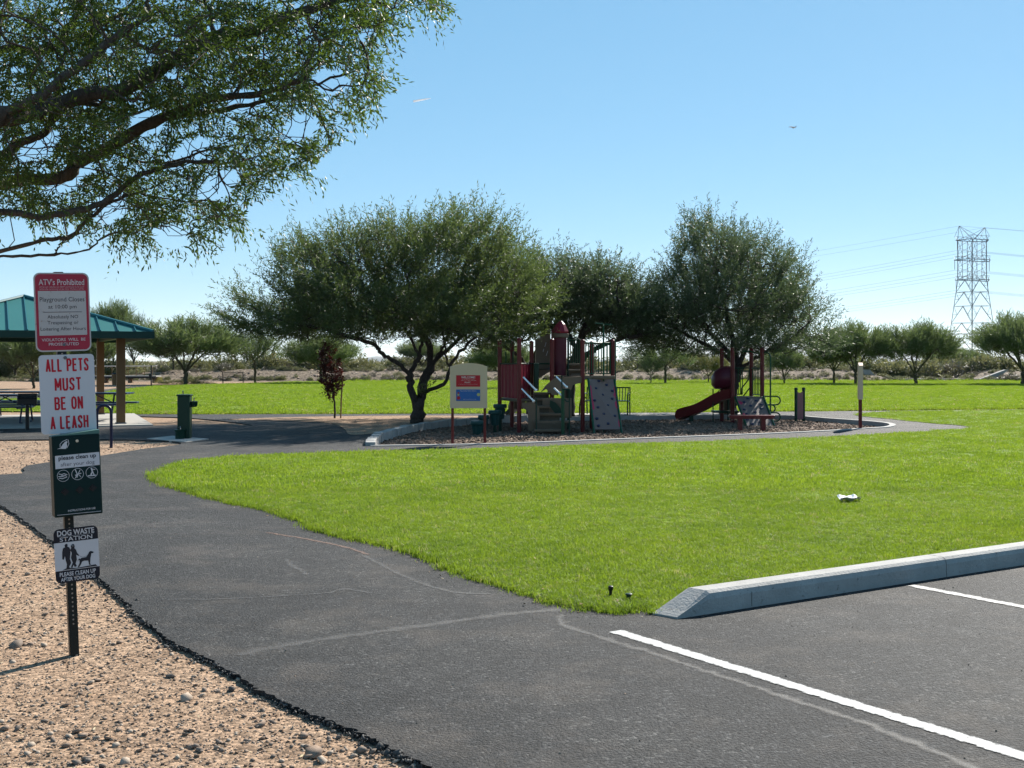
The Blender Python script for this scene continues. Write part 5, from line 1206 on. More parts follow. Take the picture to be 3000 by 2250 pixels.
# dark green tall panel and the brown leaning slide hood
b = MB(); b.box((*X(1571, 30.3), W(1571, 1104, 30.3).z), (.13, .5, .72), bev=.02); b.build('green_panel', M['dgreen'], pa, world=True)
dsl = 31.3
hood = [(1568, 995), (1590, 985), (1612, 978), (1613, 1074), (1595, 1080), (1569, 1082)]
b = MB(); b.prism([((px - HX) * dsl / F, CAMZ - (py - HY) * dsl / F) for px, py in hood], 0, .55, (Vector((0, dsl - .2, 0)), Vector((1, 0, 0)), Vector((0, 0, 1)), Vector((0, 1, 0))))
hd = b.build('slide_hood', M['tan'], pa, world=True)
for (x0, y0, x1, y1) in ((1600, 1003, 1596, 1016), (1593, 1022, 1591, 1031), (1605, 1028, 1600, 1042)):
    b = MB(); b.bar(P(x0, y0, dsl - .215), P(x1, y1, dsl - .215), .03, .01); b.build('hood_slot', M['white'], hd, world=True)
tr = [P(1600, 1078, 31.6), P(1575, 1092, 32.0), P(1545, 1110, 32.6), P(1530, 1135, 33.2), P(1520, 1165, 33.7), P(1510, 1195, 34.0), P(1490, 1212, 34.1)]
b = MB()
for i in range(len(tr) - 1): b.bar(tr[i], tr[i + 1], .45, .10)
b.build('slide_trough', simple('dark_slide', (0.10, 0.085, 0.07), .4), pa, world=True)
# turret: round core, ring, pointed cap
tc = X(1641, 30.6); dt = 30.6
z_ring, z_top = W(1641, 980, dt).z, W(1641, 945, dt).z
b = MB(); b.lathe((tc[0], tc[1], z_ring - .07), [(.20, -.02), (.235, 0), (.235, .09), (.20, .10)], 20); tu = b.build('turret_ring', M['tan'], pa, sm=True, world=True)
b = MB(); n_ = 10; vs = []; cz = z_ring + .03
for (r, z) in ((.215, 0), (.225, .05), (.16, .17), (.12, .24), (.03, .33)):
    for k in range(n_): a = 2 * math.pi * k / n_ + .2; vs.append((tc[0] + r * (1 + .05 * (k % 2)) * math.cos(a) + .06 * z, tc[1] + r * math.sin(a), cz + z))
b._a(vs, [(i * n_ + k, i * n_ + (k + 1) % n_, (i + 1) * n_ + (k + 1) % n_, (i + 1) * n_ + k) for i in range(4) for k in range(n_)] + [tuple(range(4 * n_, 5 * n_))]); b.build('turret_roof', M['redplastic'], pa, world=True)
b = MB(); b.lathe((tc[0], tc[1], Zd2 + .02), [(.17, 0), (.17, z_ring - Zd2 - .1)], 16); b.build('turret_drum', M['purple'], pa, sm=True, world=True)
for k, dx in enumerate((-.21, .21)):
    b = MB(); b.tube([(tc[0] + dx, tc[1] - .05, FZ), (tc[0] + dx, tc[1] - .05, z_ring)], .03, 8); b.build('turret_post', M['dgreen'] if k else M['maroon'], pa, sm=True, world=True)
# lower curved steps
DK = simple('shaded_brown_plastic', (0.10, 0.08, 0.055), .5)  # shade between the steps is put into this darker riser brown
cx0 = X(1611, 28.9)
stp = [(1565, 1657, 1258, 28.55, .40), (1563, 1669, 1233, 28.75, .34), (1575, 1645, 1211, 29.0, .34), (1577, 1620, 1189, 29.25, .32), (1562, 1612, 1167, 29.5, .40), (1562, 1612, 1150, 29.9, .35)]
for i, (xa, xb, py, d, dep) in enumerate(stp):
    a_, c_ = X(xa, d), X(xb, d); z = W(0, py, d).z; w_ = c_[0] - a_[0]
    b = MB(); b.box(((a_[0] + c_[0]) / 2, d + dep / 2, z - .03), (w_, dep, .06), bev=.012)
    b.build('step', M['tan'], pa, world=True); b = MB()
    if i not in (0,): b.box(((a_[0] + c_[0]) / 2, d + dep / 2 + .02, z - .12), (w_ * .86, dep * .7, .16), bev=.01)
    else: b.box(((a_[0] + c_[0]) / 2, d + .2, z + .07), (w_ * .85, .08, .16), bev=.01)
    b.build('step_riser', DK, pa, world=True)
b = MB(); b.box((X(1632, 29.3)[0], 29.3, W(0, 1195, 29.3).z), (.75, .05, .5), Matrix.Rotation(R(-12), 3, 'Z'), .02); b.build('stair_riser_panel', M['tan'], pa, world=True)
def wavy(pxy, d, th, name, mat='tan'):
    b = MB(); b.prism([((px - HX) * d / F, CAMZ - (py - HY) * d / F) for px, py in pxy], 0, th, (Vector((0, d, 0)), Vector((1, 0, 0)), Vector((0, 0, 1)), Vector((0, 1, 0)))); return b.build(name, M[mat], pa, world=True)
wavy([(1529, 1180), (1560, 1178), (1578, 1190), (1582, 1215), (1580, 1262), (1548, 1262), (1547, 1225), (1545, 1203), (1530, 1195)], 28.9, .05, 'stair_cheek')
wavy([(1583, 1150), (1600, 1128), (1625, 1108), (1655, 1106), (1704, 1104), (1704, 1122), (1690, 1124), (1679, 1128), (1674, 1142), (1668, 1144), (1655, 1138), (1640, 1148), (1630, 1157), (1618, 1158), (1610, 1148), (1600, 1140)], 29.35, .05, 'stair_cheek')
wavy([(1612, 1172), (1628, 1180), (1642, 1196), (1646, 1215), (1630, 1215), (1610, 1190)], 29.2, .05, 'stair_cheek', 'dgreen')
# upper steps rising to the right
for i in range(6):
    px = 1622 + i * 14; py = 1146 - i * 9.5; d = 29.6 + i * .1; z = W(0, py, d).z; c_ = X(px, d)
    b = MB(); b.box((c_[0], d + .15, z), (.30, .42, .05), bev=.01); b.box((c_[0] + .1, d + .15, z - .06), (.03, .4, .10)); b.build('step', M['tan'], pa, world=True)
for (xa, xb, py, d) in ((1665, 1712, 1085, 30.3), (1661, 1705, 1068, 30.7)):
    a_, c_ = X(xa, d), X(xb, d); z = W(0, py, d).z; b = MB(); b.box(((a_[0] + c_[0]) / 2, d, z), (c_[0] - a_[0], .3, .05), bev=.01); b.box(((a_[0] + c_[0]) / 2, d + .1, z - .08), (c_[0] - a_[0] - .04, .05, .12)); b.build('step', M['tan'], pa, world=True)
# handrails
for (x0, y0, x1, y1, d) in ((1533, 1105, 1570, 1143, 28.9), (1528, 1139, 1563, 1175, 28.85), (1629, 1103, 1660, 1134, 29.0), (1623, 1137, 1645, 1158, 29.0)):
    b = MB(); p, q = P(x0, y0, d), P(x1, y1, d - .1); steel(b, [p, q], .024); b.lathe((q.x, q.y, q.z - .03), [(.03, 0), (.038, .03), (.03, .06)], 10); b.build('handrail', simple('rail_steel', (0.75, 0.78, 0.78), .25, .6, ka=.9) if 'rail_steel' not in bpy.data.materials else bpy.data.materials['rail_steel'], pa, sm=True, world=True)
for (px, y0, y1, d, r, mt) in ((1649, 1140, 1272, 28.5, .045, 'green'), (1668, 1140, 1276, 28.4, .018, 'dgreen'), (1571, 1166, 1266, 28.6, .018, 'dgreen'), (1646, 1100, 1145, 28.9, .016, 'dgreen')):
    b = MB(); p, q = P(px, y0, d), P(px, y1, d); q.z = FZ if y1 > 1200 else q.z; steel(b, [p, q], r); b.build('newel_post', M[mt], pa, sm=True, world=True)
b = MB(); steel(b, [P(1645, 1141, 28.5), P(1668, 1141, 28.4)], .02); steel(b, [P(1655, 1170, 28.5), P(1660, 1176, 28.45), P(1668, 1176, 28.4)], .016); b.build('rail', M['dgreen'], pa, sm=True, world=True)
# barriers of upright bars round the upper deck
def barrier(pts, z0, z1, n, mat='green', parent=pa, r=.015, name='bar_panel'):
    a, c = Vector((*pts[0], 0)), Vector((*pts[1], 0)); b = MB()
    for i in range(n):
        p = a.lerp(c, (i + .5) / n); steel(b, [(p.x, p.y, z0), (p.x, p.y, z1)], r, 6)
    steel(b, [(a.x, a.y, z1), (c.x, c.y, z1)], r * 1.3, 6); u = .5 / n; l, q = a.lerp(c, u), a.lerp(c, 1 - u); steel(b, [(l.x, l.y, z0), (q.x, q.y, z0)], r, 6)
    return b.build(name, M[mat], parent, sm=True, world=True)
zb1 = W(1700, 1005, 30).z
barrier((X(1712, 29.7), X(1745, 30.0)), Zd2 + .07, zb1, 4); barrier((X(1742, 30.8), X(1790, 30.4)), Zd2 + .07, zb1, 6); barrier((X(1765, 30.1), X(1793, 30.3)), Zd2 + .07, zb1, 3)
barrier((X(1662, 31.3), X(1700, 31.2)), Zd2 + .3, zb1 + .1, 6)
b = MB(); steel(b, [P(1662, 990, 31.3), P(1690, 990, 31.2), P(1702, 998, 31.0)], .02); steel(b, [P(1712, 1005, 29.8), P(1790, 1005, 30.3)], .02); b.build('rail', M['dgreen'], pa, sm=True, world=True)
b = MB(); steel(b, [(*X(1768, 29.8), FZ), P(1768, 955, 29.8)], .022); steel(b, [P(1768, 955, 29.8), P(1766, 949, 29.8), P(1744, 947, 29.8)], .018); steel(b, [P(1768, 955, 29.8), P(1772, 950, 29.8), P(1794, 951, 29.8)], .018); b.build('climbing_pole', M['green'], pa, sm=True, world=True)
b = MB(); steel(b, [(*X(1803, 30.2), FZ), P(1803, 992, 30.2), P(1796, 985, 30.3)], .018); b.build('climbing_pole', M['green'], pa, sm=True, world=True)
# climbing wall
def climb_wall(root, tl, trr, bl, br, holds, header=True, pinks=()):
    tl, trr, bl, br = map(Vector, (tl, trr, bl, br)); u = (trr - tl); v = (bl - tl); nrm = u.cross(v).normalized()
    if nrm.y > 0: nrm = -nrm
    b = MB(); th = .05; c4 = [tl, trr, br, bl]
    b._a([p for p in c4] + [p - nrm * th for p in c4], [(0, 1, 2, 3), (7, 6, 5, 4), (0, 4, 5, 1), (1, 5, 6, 2), (2, 6, 7, 3), (3, 7, 4, 0)])
    wl = b.build('climbing_wall', M['tanwall'], root, world=True)
    for p, q in ((tl, bl), (trr, br)):
        e = (q - p).normalized(); s = (-1 if p is tl else 1) * .03; un = u.normalized()
        b = MB(); b.tube([p + un * s - e * .02, q + un * s + e * .12], .03, 8); b.build('side_rail', M['green'], root, sm=True, world=True)
    for (a_, c_) in holds:
        top = tl.lerp(trr, a_); bot = bl.lerp(br, a_); p = top.lerp(bot, c_)
        b = MB(); b.lathe((0, 0, 0), [(.045, 0), (.040, .02), (.018, .045)], 7)
        q = nrm.to_track_quat('Z', 'Y').to_matrix(); b.v = [q @ Vector((x.x * 1.15, x.y * .9, x.z)) + p for x in b.v]; b.build('hand_hold', M['hold'], wl, world=True)
    for poly in pinks:
        V = [tl.lerp(trr, a_).lerp(bl.lerp(br, a_), c_) + nrm * .002 for a_, c_ in poly]
        b = MB(); m = len(V); tri = tessellate_polygon([[Vector((a_, c_, 0)) for a_, c_ in poly]]); b._a(V + [x + nrm * .004 for x in V], [tuple(t) for t in tri] + [tuple(m + i for i in t) for t in tri] + [(i, (i + 1) % m, m + (i + 1) % m, m + i) for i in range(m)])
        b.build('pink_edge_shape', M['pink'], wl, world=True)
    return wl
H1 = [(.38, .04), (.68, .12), (.22, .19), (.88, .24), (.47, .32), (.83, .40), (.12, .43), (.62, .53), (.22, .57), (.42, .70), (.85, .74), (.13, .79), (.55, .89), (.16, .93)]
PK = [[(0, .12), (.06, .14), (.14, .20), (.16, .25), (.08, .29), (.09, .33), (.05, .40), (.09, .47), (.13, .53), (.10, .60), (.0, .62), (.02, .70), (0, .78)], [(1, .13), (.95, .20), (.97, .27), (.90, .32), (1, .40)], [(1, .43), (.93, .47), (.90, .52), (.96, .58), (1, .60)], [(1, .80), (.95, .86), (.94, .92), (1, .96)]]
climb_wall(pa, P(1726, 1111, 29.55), P(1797, 1111, 30.0), P(1742, 1258, 28.95), P(1817, 1258, 29.2), H1, pinks=PK)
b = MB(); b.box((*X(1756, 29.75), W(0, 1106, 29.75).z), (.80, .14, .09), Matrix.Rotation(R(30), 3, 'Z') if False else None, .02); b.build('wall_header', M['tan'], pa, world=True)
b = MB(); steel(b, [P(1716, 1165, 29.6), P(1702, 1168, 29.7), P(1698, 1190, 29.7), P(1698, 1215, 29.8)], .02); b.build('rail', M['dgreen'], pa, sm=True, world=True)

# ---- green stepping pods beside the low deck
for i, (px, pt, wpx, d, lb) in enumerate(((1465, 1184, 40, 30.0, 'highest green stepping pod against the red panelled deck'), (1450, 1202, 40, 29.4, 'second highest green stepping pod, left of the deck post'),
        (1417, 1216, 34, 29.3, 'third green stepping pod, behind the right leg of the welcome board'), (1398, 1233, 40, 28.6, 'lowest green stepping pod between the welcome board legs'))):
    x, z = (px - HX) * d / F, W(0, pt, d).z; t = empty('stepping_pod', (x, d, FZ), 0, lb, 'stepping pod', 'green stepping pods climbing to the low deck'); r = wpx / 2 * d / F; h = z - FZ
    b = MB(); b.lathe((0, 0, h - .10), [(r * .93, 0), (r, .02), (r, .075), (r * .9, .10)], 20); b.build('pod_top', M['podgreen'], t, sm=True)
    b = MB(); n_ = 24; vs = []
    for (rr, zz) in ((r * .60, h - .38), (r * .80, h - .11)):
        for k in range(n_): a = 2 * math.pi * k / n_; q = rr * (1.04 if k % 2 else .96); vs.append((q * math.cos(a), q * math.sin(a), max(zz, .03)))
    b._a(vs, [(k, (k + 1) % n_, n_ + (k + 1) % n_, n_ + k) for k in range(n_)] + [tuple(range(n_))]); b.build('pod_bucket', M['podgreen'], t)
    b = MB(); b.tube([(0, 0, -.1), (0, 0, max(.05, h - .37))], .045, 10); b.build('pod_post', M['dgreen'], t, sm=True)

# ---- smaller structure
pb = empty('play_structure', (6.9, 34.3, FZ), 0, 'smaller play structure with curved maroon slide and low climbing wall', 'play structure')
posts_of(pb, [(2115, 34.9, 1023), (2146, 34.0, 1021), (2201, 34.9, 1022), (2233, 34.0, 1021)], M['maroon'], .062)
ZB = W(2190, 1163, 33.9).z
def Pb(px, py, d): return P(px, py, d)
b = MB(); b.prism([X(2115, 34.9), X(2146, 34.0), X(2233, 34.0), X(2201, 34.9)], ZB - .06, ZB); b.build('deck', M['tan'], pb, world=True)
b = MB(); b.box((*X(2124, 34.8), W(0, 1206, 34.8).z), (.75, .5, .06), bev=.01); b.build('low_step', M['dgreen'], pb, world=True)
# slide hood (a flared half cone) and open trough
b = MB(); n_ = 12; vs = []
for (px, py, d, r) in ((2150, 1104, 34.3, .27), (2128, 1106, 34.35, .31), (2108, 1109, 34.4, .28), (2094, 1113, 34.45, .24), (2085, 1116, 34.5, .12)):
    c = P(px, py, d)
    for k in range(n_): a = 2 * math.pi * k / n_; vs.append(c + Vector((0, math.cos(a) * r * 1.05, math.sin(a) * r * 1.12)))
b._a(vs, [(i * n_ + k, i * n_ + (k + 1) % n_, (i + 1) * n_ + (k + 1) % n_, (i + 1) * n_ + k) for i in range(4) for k in range(n_)] + [tuple(range(4 * n_, 5 * n_))]); b.build('slide_hood', M['purple'], pb, world=True, sm=True)
pth = smooth([tuple(P(*q)) for q in ((2150, 1160, 34.3), (2125, 1166, 34.3), (2095, 1180, 34.4), (2062, 1198, 34.5), (2030, 1212, 34.6), (2005, 1221, 34.8), (1993, 1224, 34.9))], 4)
b = MB(); vs = []; prof_ = [(-.27, .24), (-.235, .24), (-.2, .03), (0, -.01), (.2, .03), (.235, .24), (.27, .24), (.22, -.03), (0, -.07), (-.22, -.03)]; m = len(prof_)
for i, p in enumerate(pth):
    p = Vector(p); t = (Vector(pth[min(i + 1, len(pth) - 1)]) - Vector(pth[max(i - 1, 0)])).normalized(); s = t.cross(Vector((0, 0, 1))).normalized(); u = s.cross(t)
    k_ = min(1, (len(pth) - 1 - i) / 4) ** .5 * .8 + .2
    for (a_, c_) in prof_: vs.append(p + s * a_ + u * (c_ if c_ < .1 else c_ * k_))
b._a(vs, [(i * m + k, i * m + (k + 1) % m, (i + 1) * m + (k + 1) % m, (i + 1) * m + k) for i in range(len(pth) - 1) for k in range(m)] + [tuple(range(m)), tuple((len(pth) - 1) * m + k for k in range(m))])
b.build('slide_trough', M['maroon'], pb, sm=True, world=True)
b = MB(); b.tube([P(2025, 1216, 34.6), Vector((P(2025, 1216, 34.6).x, 34.6, FZ))], .07, 10); b.build('slide_foot', M['dgreen'], pb, sm=True, world=True)
H2 = [(.42, .05), (.70, .13), (.22, .18), (.86, .26), (.42, .31), (.80, .41), (.12, .44), (.50, .53), (.14, .60), (.72, .66), (.30, .74), (.10, .78), (.55, .86), (.2, .93)]
climb_wall(pb, P(2157, 1164, 33.75), P(2234, 1164, 33.75), P(2190, 1249, 32.4), P(2266, 1249, 32.4), H2, pinks=[[(0, .12), (.10, .14), (.18, .20), (.10, .26), (.02, .24)], [(0, .55), (.09, .57), (.08, .68), (0, .66)]])
b = MB(); b.box((*X(2193, 33.8), ZB - .02), (.86, .12, .08), bev=.02); b.build('wall_header', M['tan'], pb, world=True)
zr = W(0, 1079, 34).z
b = MB(); steel(b, [(*X(2115, 34.9), zr), (*X(2201, 34.9), zr)], .02); steel(b, [(*X(2233, 34.0), zr), (*X(2201, 34.9), zr)], .02); b.build('rail', M['dgreen'], pb, sm=True, world=True)
barrier((X(2203, 34.8), X(2230, 34.1)), ZB + .05, zr, 6, 'green', pb); barrier((X(2160, 34.9), X(2178, 34.9)), ZB + .05, zr, 3, 'green', pb)
b = MB(); steel(b, [P(2158, 1155, 34.9), P(2172, 1155, 34.9), P(2173, 1137, 34.8), P(2193, 1112, 34.7), P(2196, 1080, 34.7)], .02); steel(b, [P(2178, 1160, 34.7), P(2197, 1136, 34.6)], .018); b.build('rail', M['dgreen'], pb, sm=True, world=True)
b = MB(); steel(b, [P(2175, 1029, 34.6), P(2200, 1030, 34.6), P(2222, 1036, 34.3), P(2232, 1032, 34.1), P(2248, 1033, 33.8), P(2255, 1038, 33.7), P(2257, 1046, 33.7), (*X(2257, 33.7), FZ - .1)], .024); b.build('loop_climber_pole', M['green'], pb, sm=True, world=True)
def loop(x0, x1, y0, y1, d):
    r = (y1 - y0) / 2; c = x1 - r; pts = [P(x0, y0, d)] + [P(c + r * math.sin(R(a)), (y0 + y1) / 2 - r * math.cos(R(a)), d) for a in range(0, 181, 20)] + [P(x0 + 6, y1, d)]
    b = MB(); steel(b, pts, .021); b.build('climbing_loop', M['green'], pb, sm=True, world=True)
loop(2236, 2286, 1161, 1186, 33.9); loop(2246, 2271, 1186, 1208, 33.6); loop(2252, 2286, 1209, 1234, 33.4)
b = MB(); steel(b, [P(2089, 1139, 34.2), (*X(2089, 34.2), FZ - .1)], .018); steel(b, [P(2098, 1155, 34.2), P(2108, 1142, 34.2)], .014); b.build('newel_post', M['dgreen'], pb, sm=True, world=True)
b = MB(); b.box((*X(2122, 35.4), W(0, 1190, 35.4).z), (.32, .03, .5)); b.build('activity_panel', M['tan'], pb, world=True)
for (px, d) in ((2112, 35.35), (2133, 35.35)):
    b = MB(); steel(b, [(*X(px, 35.35), FZ), (*X(px, 35.35), W(0, 1150, 35.35).z)], .025); b.build('newel_post', M['dgreen'], pb, sm=True, world=True)
# ---- red balance beam table in front
x0, d0 = (2201 - HX) * 30.2 / F, 30.2
bb = empty('balance_bench', (x0, d0, FZ), R(-2), 'red steel beam bench on two square legs in the bark, before the low wall', 'bench')
b = MB(); b.box((0, 0, .385), (1.17, .30, .06), bev=.008); b.box((0, 0, .345), (1.10, .24, .05), bev=.008); b.build('seat', M['maroon'], bb)
for s in (-.30, .30):
    b = MB(); b.box((s, 0, .12), (.115, .2, .46), bev=.008); b.build('leg', M['maroon'], bb)
# ---- free standing oblique panel
x0, y0 = G(2325, 1232, FZ)
fp = empty('freestanding_panel', (x0, 34.8, FZ), R(38), 'dusty red play panel between two dark posts right of the loops', 'play panel')
for s in (-.18, .18):
    b = MB(); b.tube([(s, 0, -.1), (s, 0, .98)], .045, 12); b.lathe((s, 0, .96), [(.055, 0), (.055, .04), (.03, .07)], 12); b.build('post', M['dgreen'], fp, sm=True)
b = MB(); b.prism([(-.17, .08), (.17, .08), (.17, .92), (.08, .88), (0, .865), (-.08, .88), (-.17, .92)], -.02, .02, (Vector((0, 0, 0)), Vector((1, 0, 0)), Vector((0, 0, 1)), Vector((0, -1, 0)))); b.build('panel', simple('dusty_red', (0.30, 0.12, 0.13), .55), fp)

# ---- welcome boards
def welcome(loc, rz, label, front=True):
    t = empty('welcome_board', loc, rz, label, 'sign', None)
    w_, h0, h1, hs = .76, .76, 1.61, 1.68
    arc_ = [(w_ / 2 - w_ * i / 12, h1 + (hs - h1) * (1 - ((i - 6) / 6) ** 2)) for i in range(13)]
    b = MB(); b.prism([(-w_ / 2, h0), (w_ / 2, h0)] + arc_, -.05, .05, (Vector((0, 0, 0)), Vector((1, 0, 0)), Vector((0, 0, 1)), Vector((0, -1, 0)))); bo = b.build('board', M['boardtan'], t, sm=True)
    for s in (-.33, .33):
        b = MB(); b.box((s, 0, .36), (.055, .055, .86), bev=.004); b.build('leg', M['maroon'], t)
    T = Matrix.Translation((-.01, -.051, 0)) @ FR
    for cz, mt, nm in ((1.315, 'boardred', 'red_notice'), (1.025, 'boardblue', 'blue_notice')):
        f = flat([(-.245, cz - .117), (.245, cz - .117), (.245, cz + .117), (-.245, cz + .117)], T, 0, nm, M[mt], t, .003)
        TT = T @ Matrix.Translation((0, 0, .0042))
        if nm == 'red_notice':
            text('WELCOME!', .285, .042, M['pale'], f, 0, cz + .075, TT, .02); text('PLAY EQUIPMENT FOR CHILDREN', .26, .012, M['pale'], f, 0, cz + .035, TT); text('AGES 2 TO 12  ADULT SUPERVISION', .30, .012, M['pale'], f, .01, cz + .012, TT)
            text('PLAY', .12, .028, M['pale'], f, -.01, cz - .028, TT, .02); text('PLEASE REPORT DAMAGED EQUIPMENT', .40, .008, M['pale'], f, 0, cz - .068, TT)
        else:
            text('Play Safely With Others', .33, .024, M['pale'], f, .0, cz + .085, TT, .01); text('SUPERVISE CHILDREN AT ALL TIMES', .26, .014, M['pale'], f, .03, cz - .085, TT)
            for k_ in range(4): text(('TAKE TURNS', 'WEAR SHOES', 'NO PUSHING', 'HAVE FUN')[k_], .11, .012, simple('pale_blue_print', (0.10, 0.24, 0.55), .5) if 'pale_blue_print' not in bpy.data.materials else bpy.data.materials['pale_blue_print'], f, .0, cz + .045 - k_ * .028, TT)
            for cx_, cy_, r_2, mt2 in ((.21, cz + .012, .034, 'yellow'), (-.2, cz + .01, .022, 'yellow'), (-.198, cz + .045, .018, 'boardred'), (-.195, cz - .055, .036, 'boardred')):
                b = MB(TT); b.prism(ring(cx_, cy_, r_2, 0, 14), 0, .0008); b.build('printed_figure', M[mt2], f)
    return t
wx, wy = G(1373, 1299, 0); welcome((X(1373, 23.7)[0], 23.72, -.03), R(1.5), 'tan arched board on maroon legs reading WELCOME, at the front kerb')
w2 = welcome((X(2522, 29.3)[0], 29.35, -.03), R(76), 'pale board seen almost edge on at the right end of the playground')

# ---- benches
def bench(loc, rz, label, mat, L=1.5, name='park_bench', scale=1.0, arms=True):
    t = empty(name, loc, rz, label, 'bench', None)
    b = MB(); b.box((0, 0, .44), (L, .42, .03), bev=.01); b.build('seat', mat, t)
    n_ = int(L / .085)
    for i in range(n_):
        x = -L / 2 + (i + .5) * L / n_
        b = MB(); b.tube([(x, .20, .44), (x, .26, .62), (x, .30, .84)], .014, 6); b.build('back_slat', mat, t, sm=True)
    b = MB(); b.tube([(-L / 2, .30, .85), (L / 2, .30, .85)], .022, 8); b.build('top_rail', mat, t, sm=True)
    for s in (-1, 1):
        x = s * (L / 2 + .01); b = MB(); b.tube([(x, -.26, 0), (x, -.22, .40), (x, -.22, .62), (x, -.14, .68), (x, .22, .66), (x, .30, .62)], .022, 8); b.tube([(x, .28, 0), (x, .22, .42), (x, .30, .86)], .022, 8); b.tube([(x, -.22, .42), (x, .22, .42)], .02, 8); b.build('end_frame', mat, t, sm=True)
    return t
bench((X(1780, 36.4)[0], 36.6, .0), R(-14), 'green steel slat bench half hidden behind the tall climbing wall', M['green'], 1.35)
fb = bench((X(683, 87.5)[0], 87.5, .012), R(186), 'dark bench standing alone on the grass between two far trees', M['black'], 1.5)

# ================================================================== SMALL THINGS
x, y = G(2485, 1474)
b = MB(); r_ = np.random.default_rng(5); vs = []; nx_, ny_ = 9, 6
for j in range(ny_):
    for i in range(nx_):
        u_, v_ = i / (nx_ - 1), j / (ny_ - 1); vs.append((-.12 + .24 * u_ + .02 * v_, -.10 + .2 * v_, .035 + .035 * abs(v_ - .45) * 2 + .012 * math.sin(u_ * 9) + r_.normal(0, .004)))
b._a(vs, [(j * nx_ + i, j * nx_ + i + 1, (j + 1) * nx_ + i + 1, (j + 1) * nx_ + i) for j in range(ny_ - 1) for i in range(nx_ - 1)])
b._a([(v[0] * .95 + .01, v[1] * .9, v[2] - .012) for v in vs], [(j * nx_ + i, j * nx_ + i + 1, (j + 1) * nx_ + i + 1, (j + 1) * nx_ + i) for j in range(ny_ - 1) for i in range(nx_ - 1)])
o = b.build('crumpled_paper', M['paper'], None); o.location = (x, y, .01); o.rotation_euler = (0, 0, R(8)); tag(o, 'crumpled white paper lying on the near lawn', 'litter')
x, y = G(1789, 1752)
t = empty('sprinkler_head', (x, y, .0), 0, 'black sprinkler head poking from the lawn corner, left one', 'sprinkler'); b = MB(); b.lathe((0, 0, 0), [(.010, 0), (.011, .055)], 10); b.build('stem', M['black'], t, sm=True); b = MB(); b.lathe((0, 0, .05), [(.012, 0), (.018, .012), (.018, .034), (.010, .038)], 12); b.build('cap', M['black'], t, sm=True)
x, y = G(1842, 1762)
t = empty('valve_cap', (x, y, .0), 0, 'dark green flat topped irrigation cap in the grass near the kerb end', 'irrigation cap'); b = MB(); b.lathe((0, 0, 0), [(.018, 0), (.018, .045)], 12); b.build('stem', M['dgreen'], t, sm=True); b = MB(); b.lathe((0, 0, .045), [(.024, 0), (.024, .010), (.020, .012)], 14); b.build('cap', M['dgreen'], t, sm=True)

# footbridge with rails, far left
fbx, fby = (310 - HX) * 92 / F, 92.0
t = empty('footbridge', (fbx, fby, 0), 0, 'low pale deck with thin white railing left of the yellow grass clump', 'footbridge')
S_ = 92 / F
b = MB(); b.box((.0 + 5 * S_, 0, .50), (300 * S_, 1.3, .09)); b.build('deck', M['concrete'], t)
b = MB(); b.box((.0 + 5 * S_, -.62, .40), (296 * S_, .1, .14)); b.build('edge_beam', M['black'], t)
for yy in (-.6, .6):
    b = MB(); b.tube([(-140 * S_, yy, 1.27), (143 * S_, yy, 1.30)], .035, 6); b.build('handrail', M['whited'], t)
for i in range(13):
    xx = (-140 + i * 23.6) * S_
    b = MB(); b.tube([(xx, -.6, .5), (xx, -.6, 1.27)], .02, 6); b.build('baluster', M['column'], t)
    if i % 3 == 0: b = MB(); b.box((xx, 0, .22), (.12, .9, .5)); b.build('pier', M['dirt'], t)
x, y = G(443, 1131); t = empty('marker_pole', (x, y, -.03), 0, 'black pole with a small box beside the footbridge end', 'pole')
b = MB(); b.tube([(0, 0, 0), (0, 0, 1.42)], .045, 8); b.build('shaft', M['black'], t, sm=True); b = MB(); b.box((-.06, 0, .68), (.16, .14, .3), bev=.01); b.build('box', M['black'], t)
x, y = G(340, 1127); t = empty('litter_bin', (x, y, -.03), 0, 'dark round litter bin on the path near the footbridge', 'litter bin')
b = MB(); b.lathe((0, 0, 0), [(.27, 0), (.30, .75), (.31, .78)], 14); b.build('drum', M['column'], t, sm=True); b = MB(); b.lathe((0, 0, .78), [(.31, 0), (.24, .09)], 14); b.build('rim', M['black'], t, sm=True)
x, d = (571 - HX) * 104 / F, 104.0; t = empty('wooden_marker', (x, d, berm_h(x, d) - .05), 0, 'short brown marker board on the berm beside the round palo verde', 'marker'); b = MB(); b.box((0, 0, .25), (.26, .1, .5), bev=.05); b.build('board', M['column'], t)
# shed
d = 150.0; sx_, sz_ = (66 - HX) * d / F, CAMZ - (1082 - HY) * d / F
t = empty('brown_shed', (sx_, d, -.03), 0, 'low brown boxy shed far behind the pavilion tables', 'shed')
b = MB(); b.prism([(-2.0, 0), (2.0, 0), (1.9, 1.9), (-1.6, 1.9)], -1.6, 1.6, (Vector((0, 0, 0)), Vector((1, 0, 0)), Vector((0, 0, 1)), Vector((0, 1, 0)))); b.build('wall', M['shed'], t)
b = MB(); b.box((.1, 0, 1.95), (3.8, 3.4, .12)); b.build('roof', M['shed'], t)
x, d = (803 - HX) * 160 / F, 160; t = empty('warning_sign', (x, d, -.32), 0, 'tiny orange diamond sign far off behind the scrub', 'sign'); b = MB(); b.prism([(-.5, 0), (0, -.5), (.5, 0), (0, .5)], 0, .03, (Vector((0, -.06, 2.95)), Vector((1, 0, 0)), Vector((0, 0, 1)), Vector((0, -1, 0)))); b.build('plate', M['orange'], t); b = MB(); b.tube([(0, 0, 0), (0, 0, 3)], .05, 6); b.build('pole', M['galv'], t)

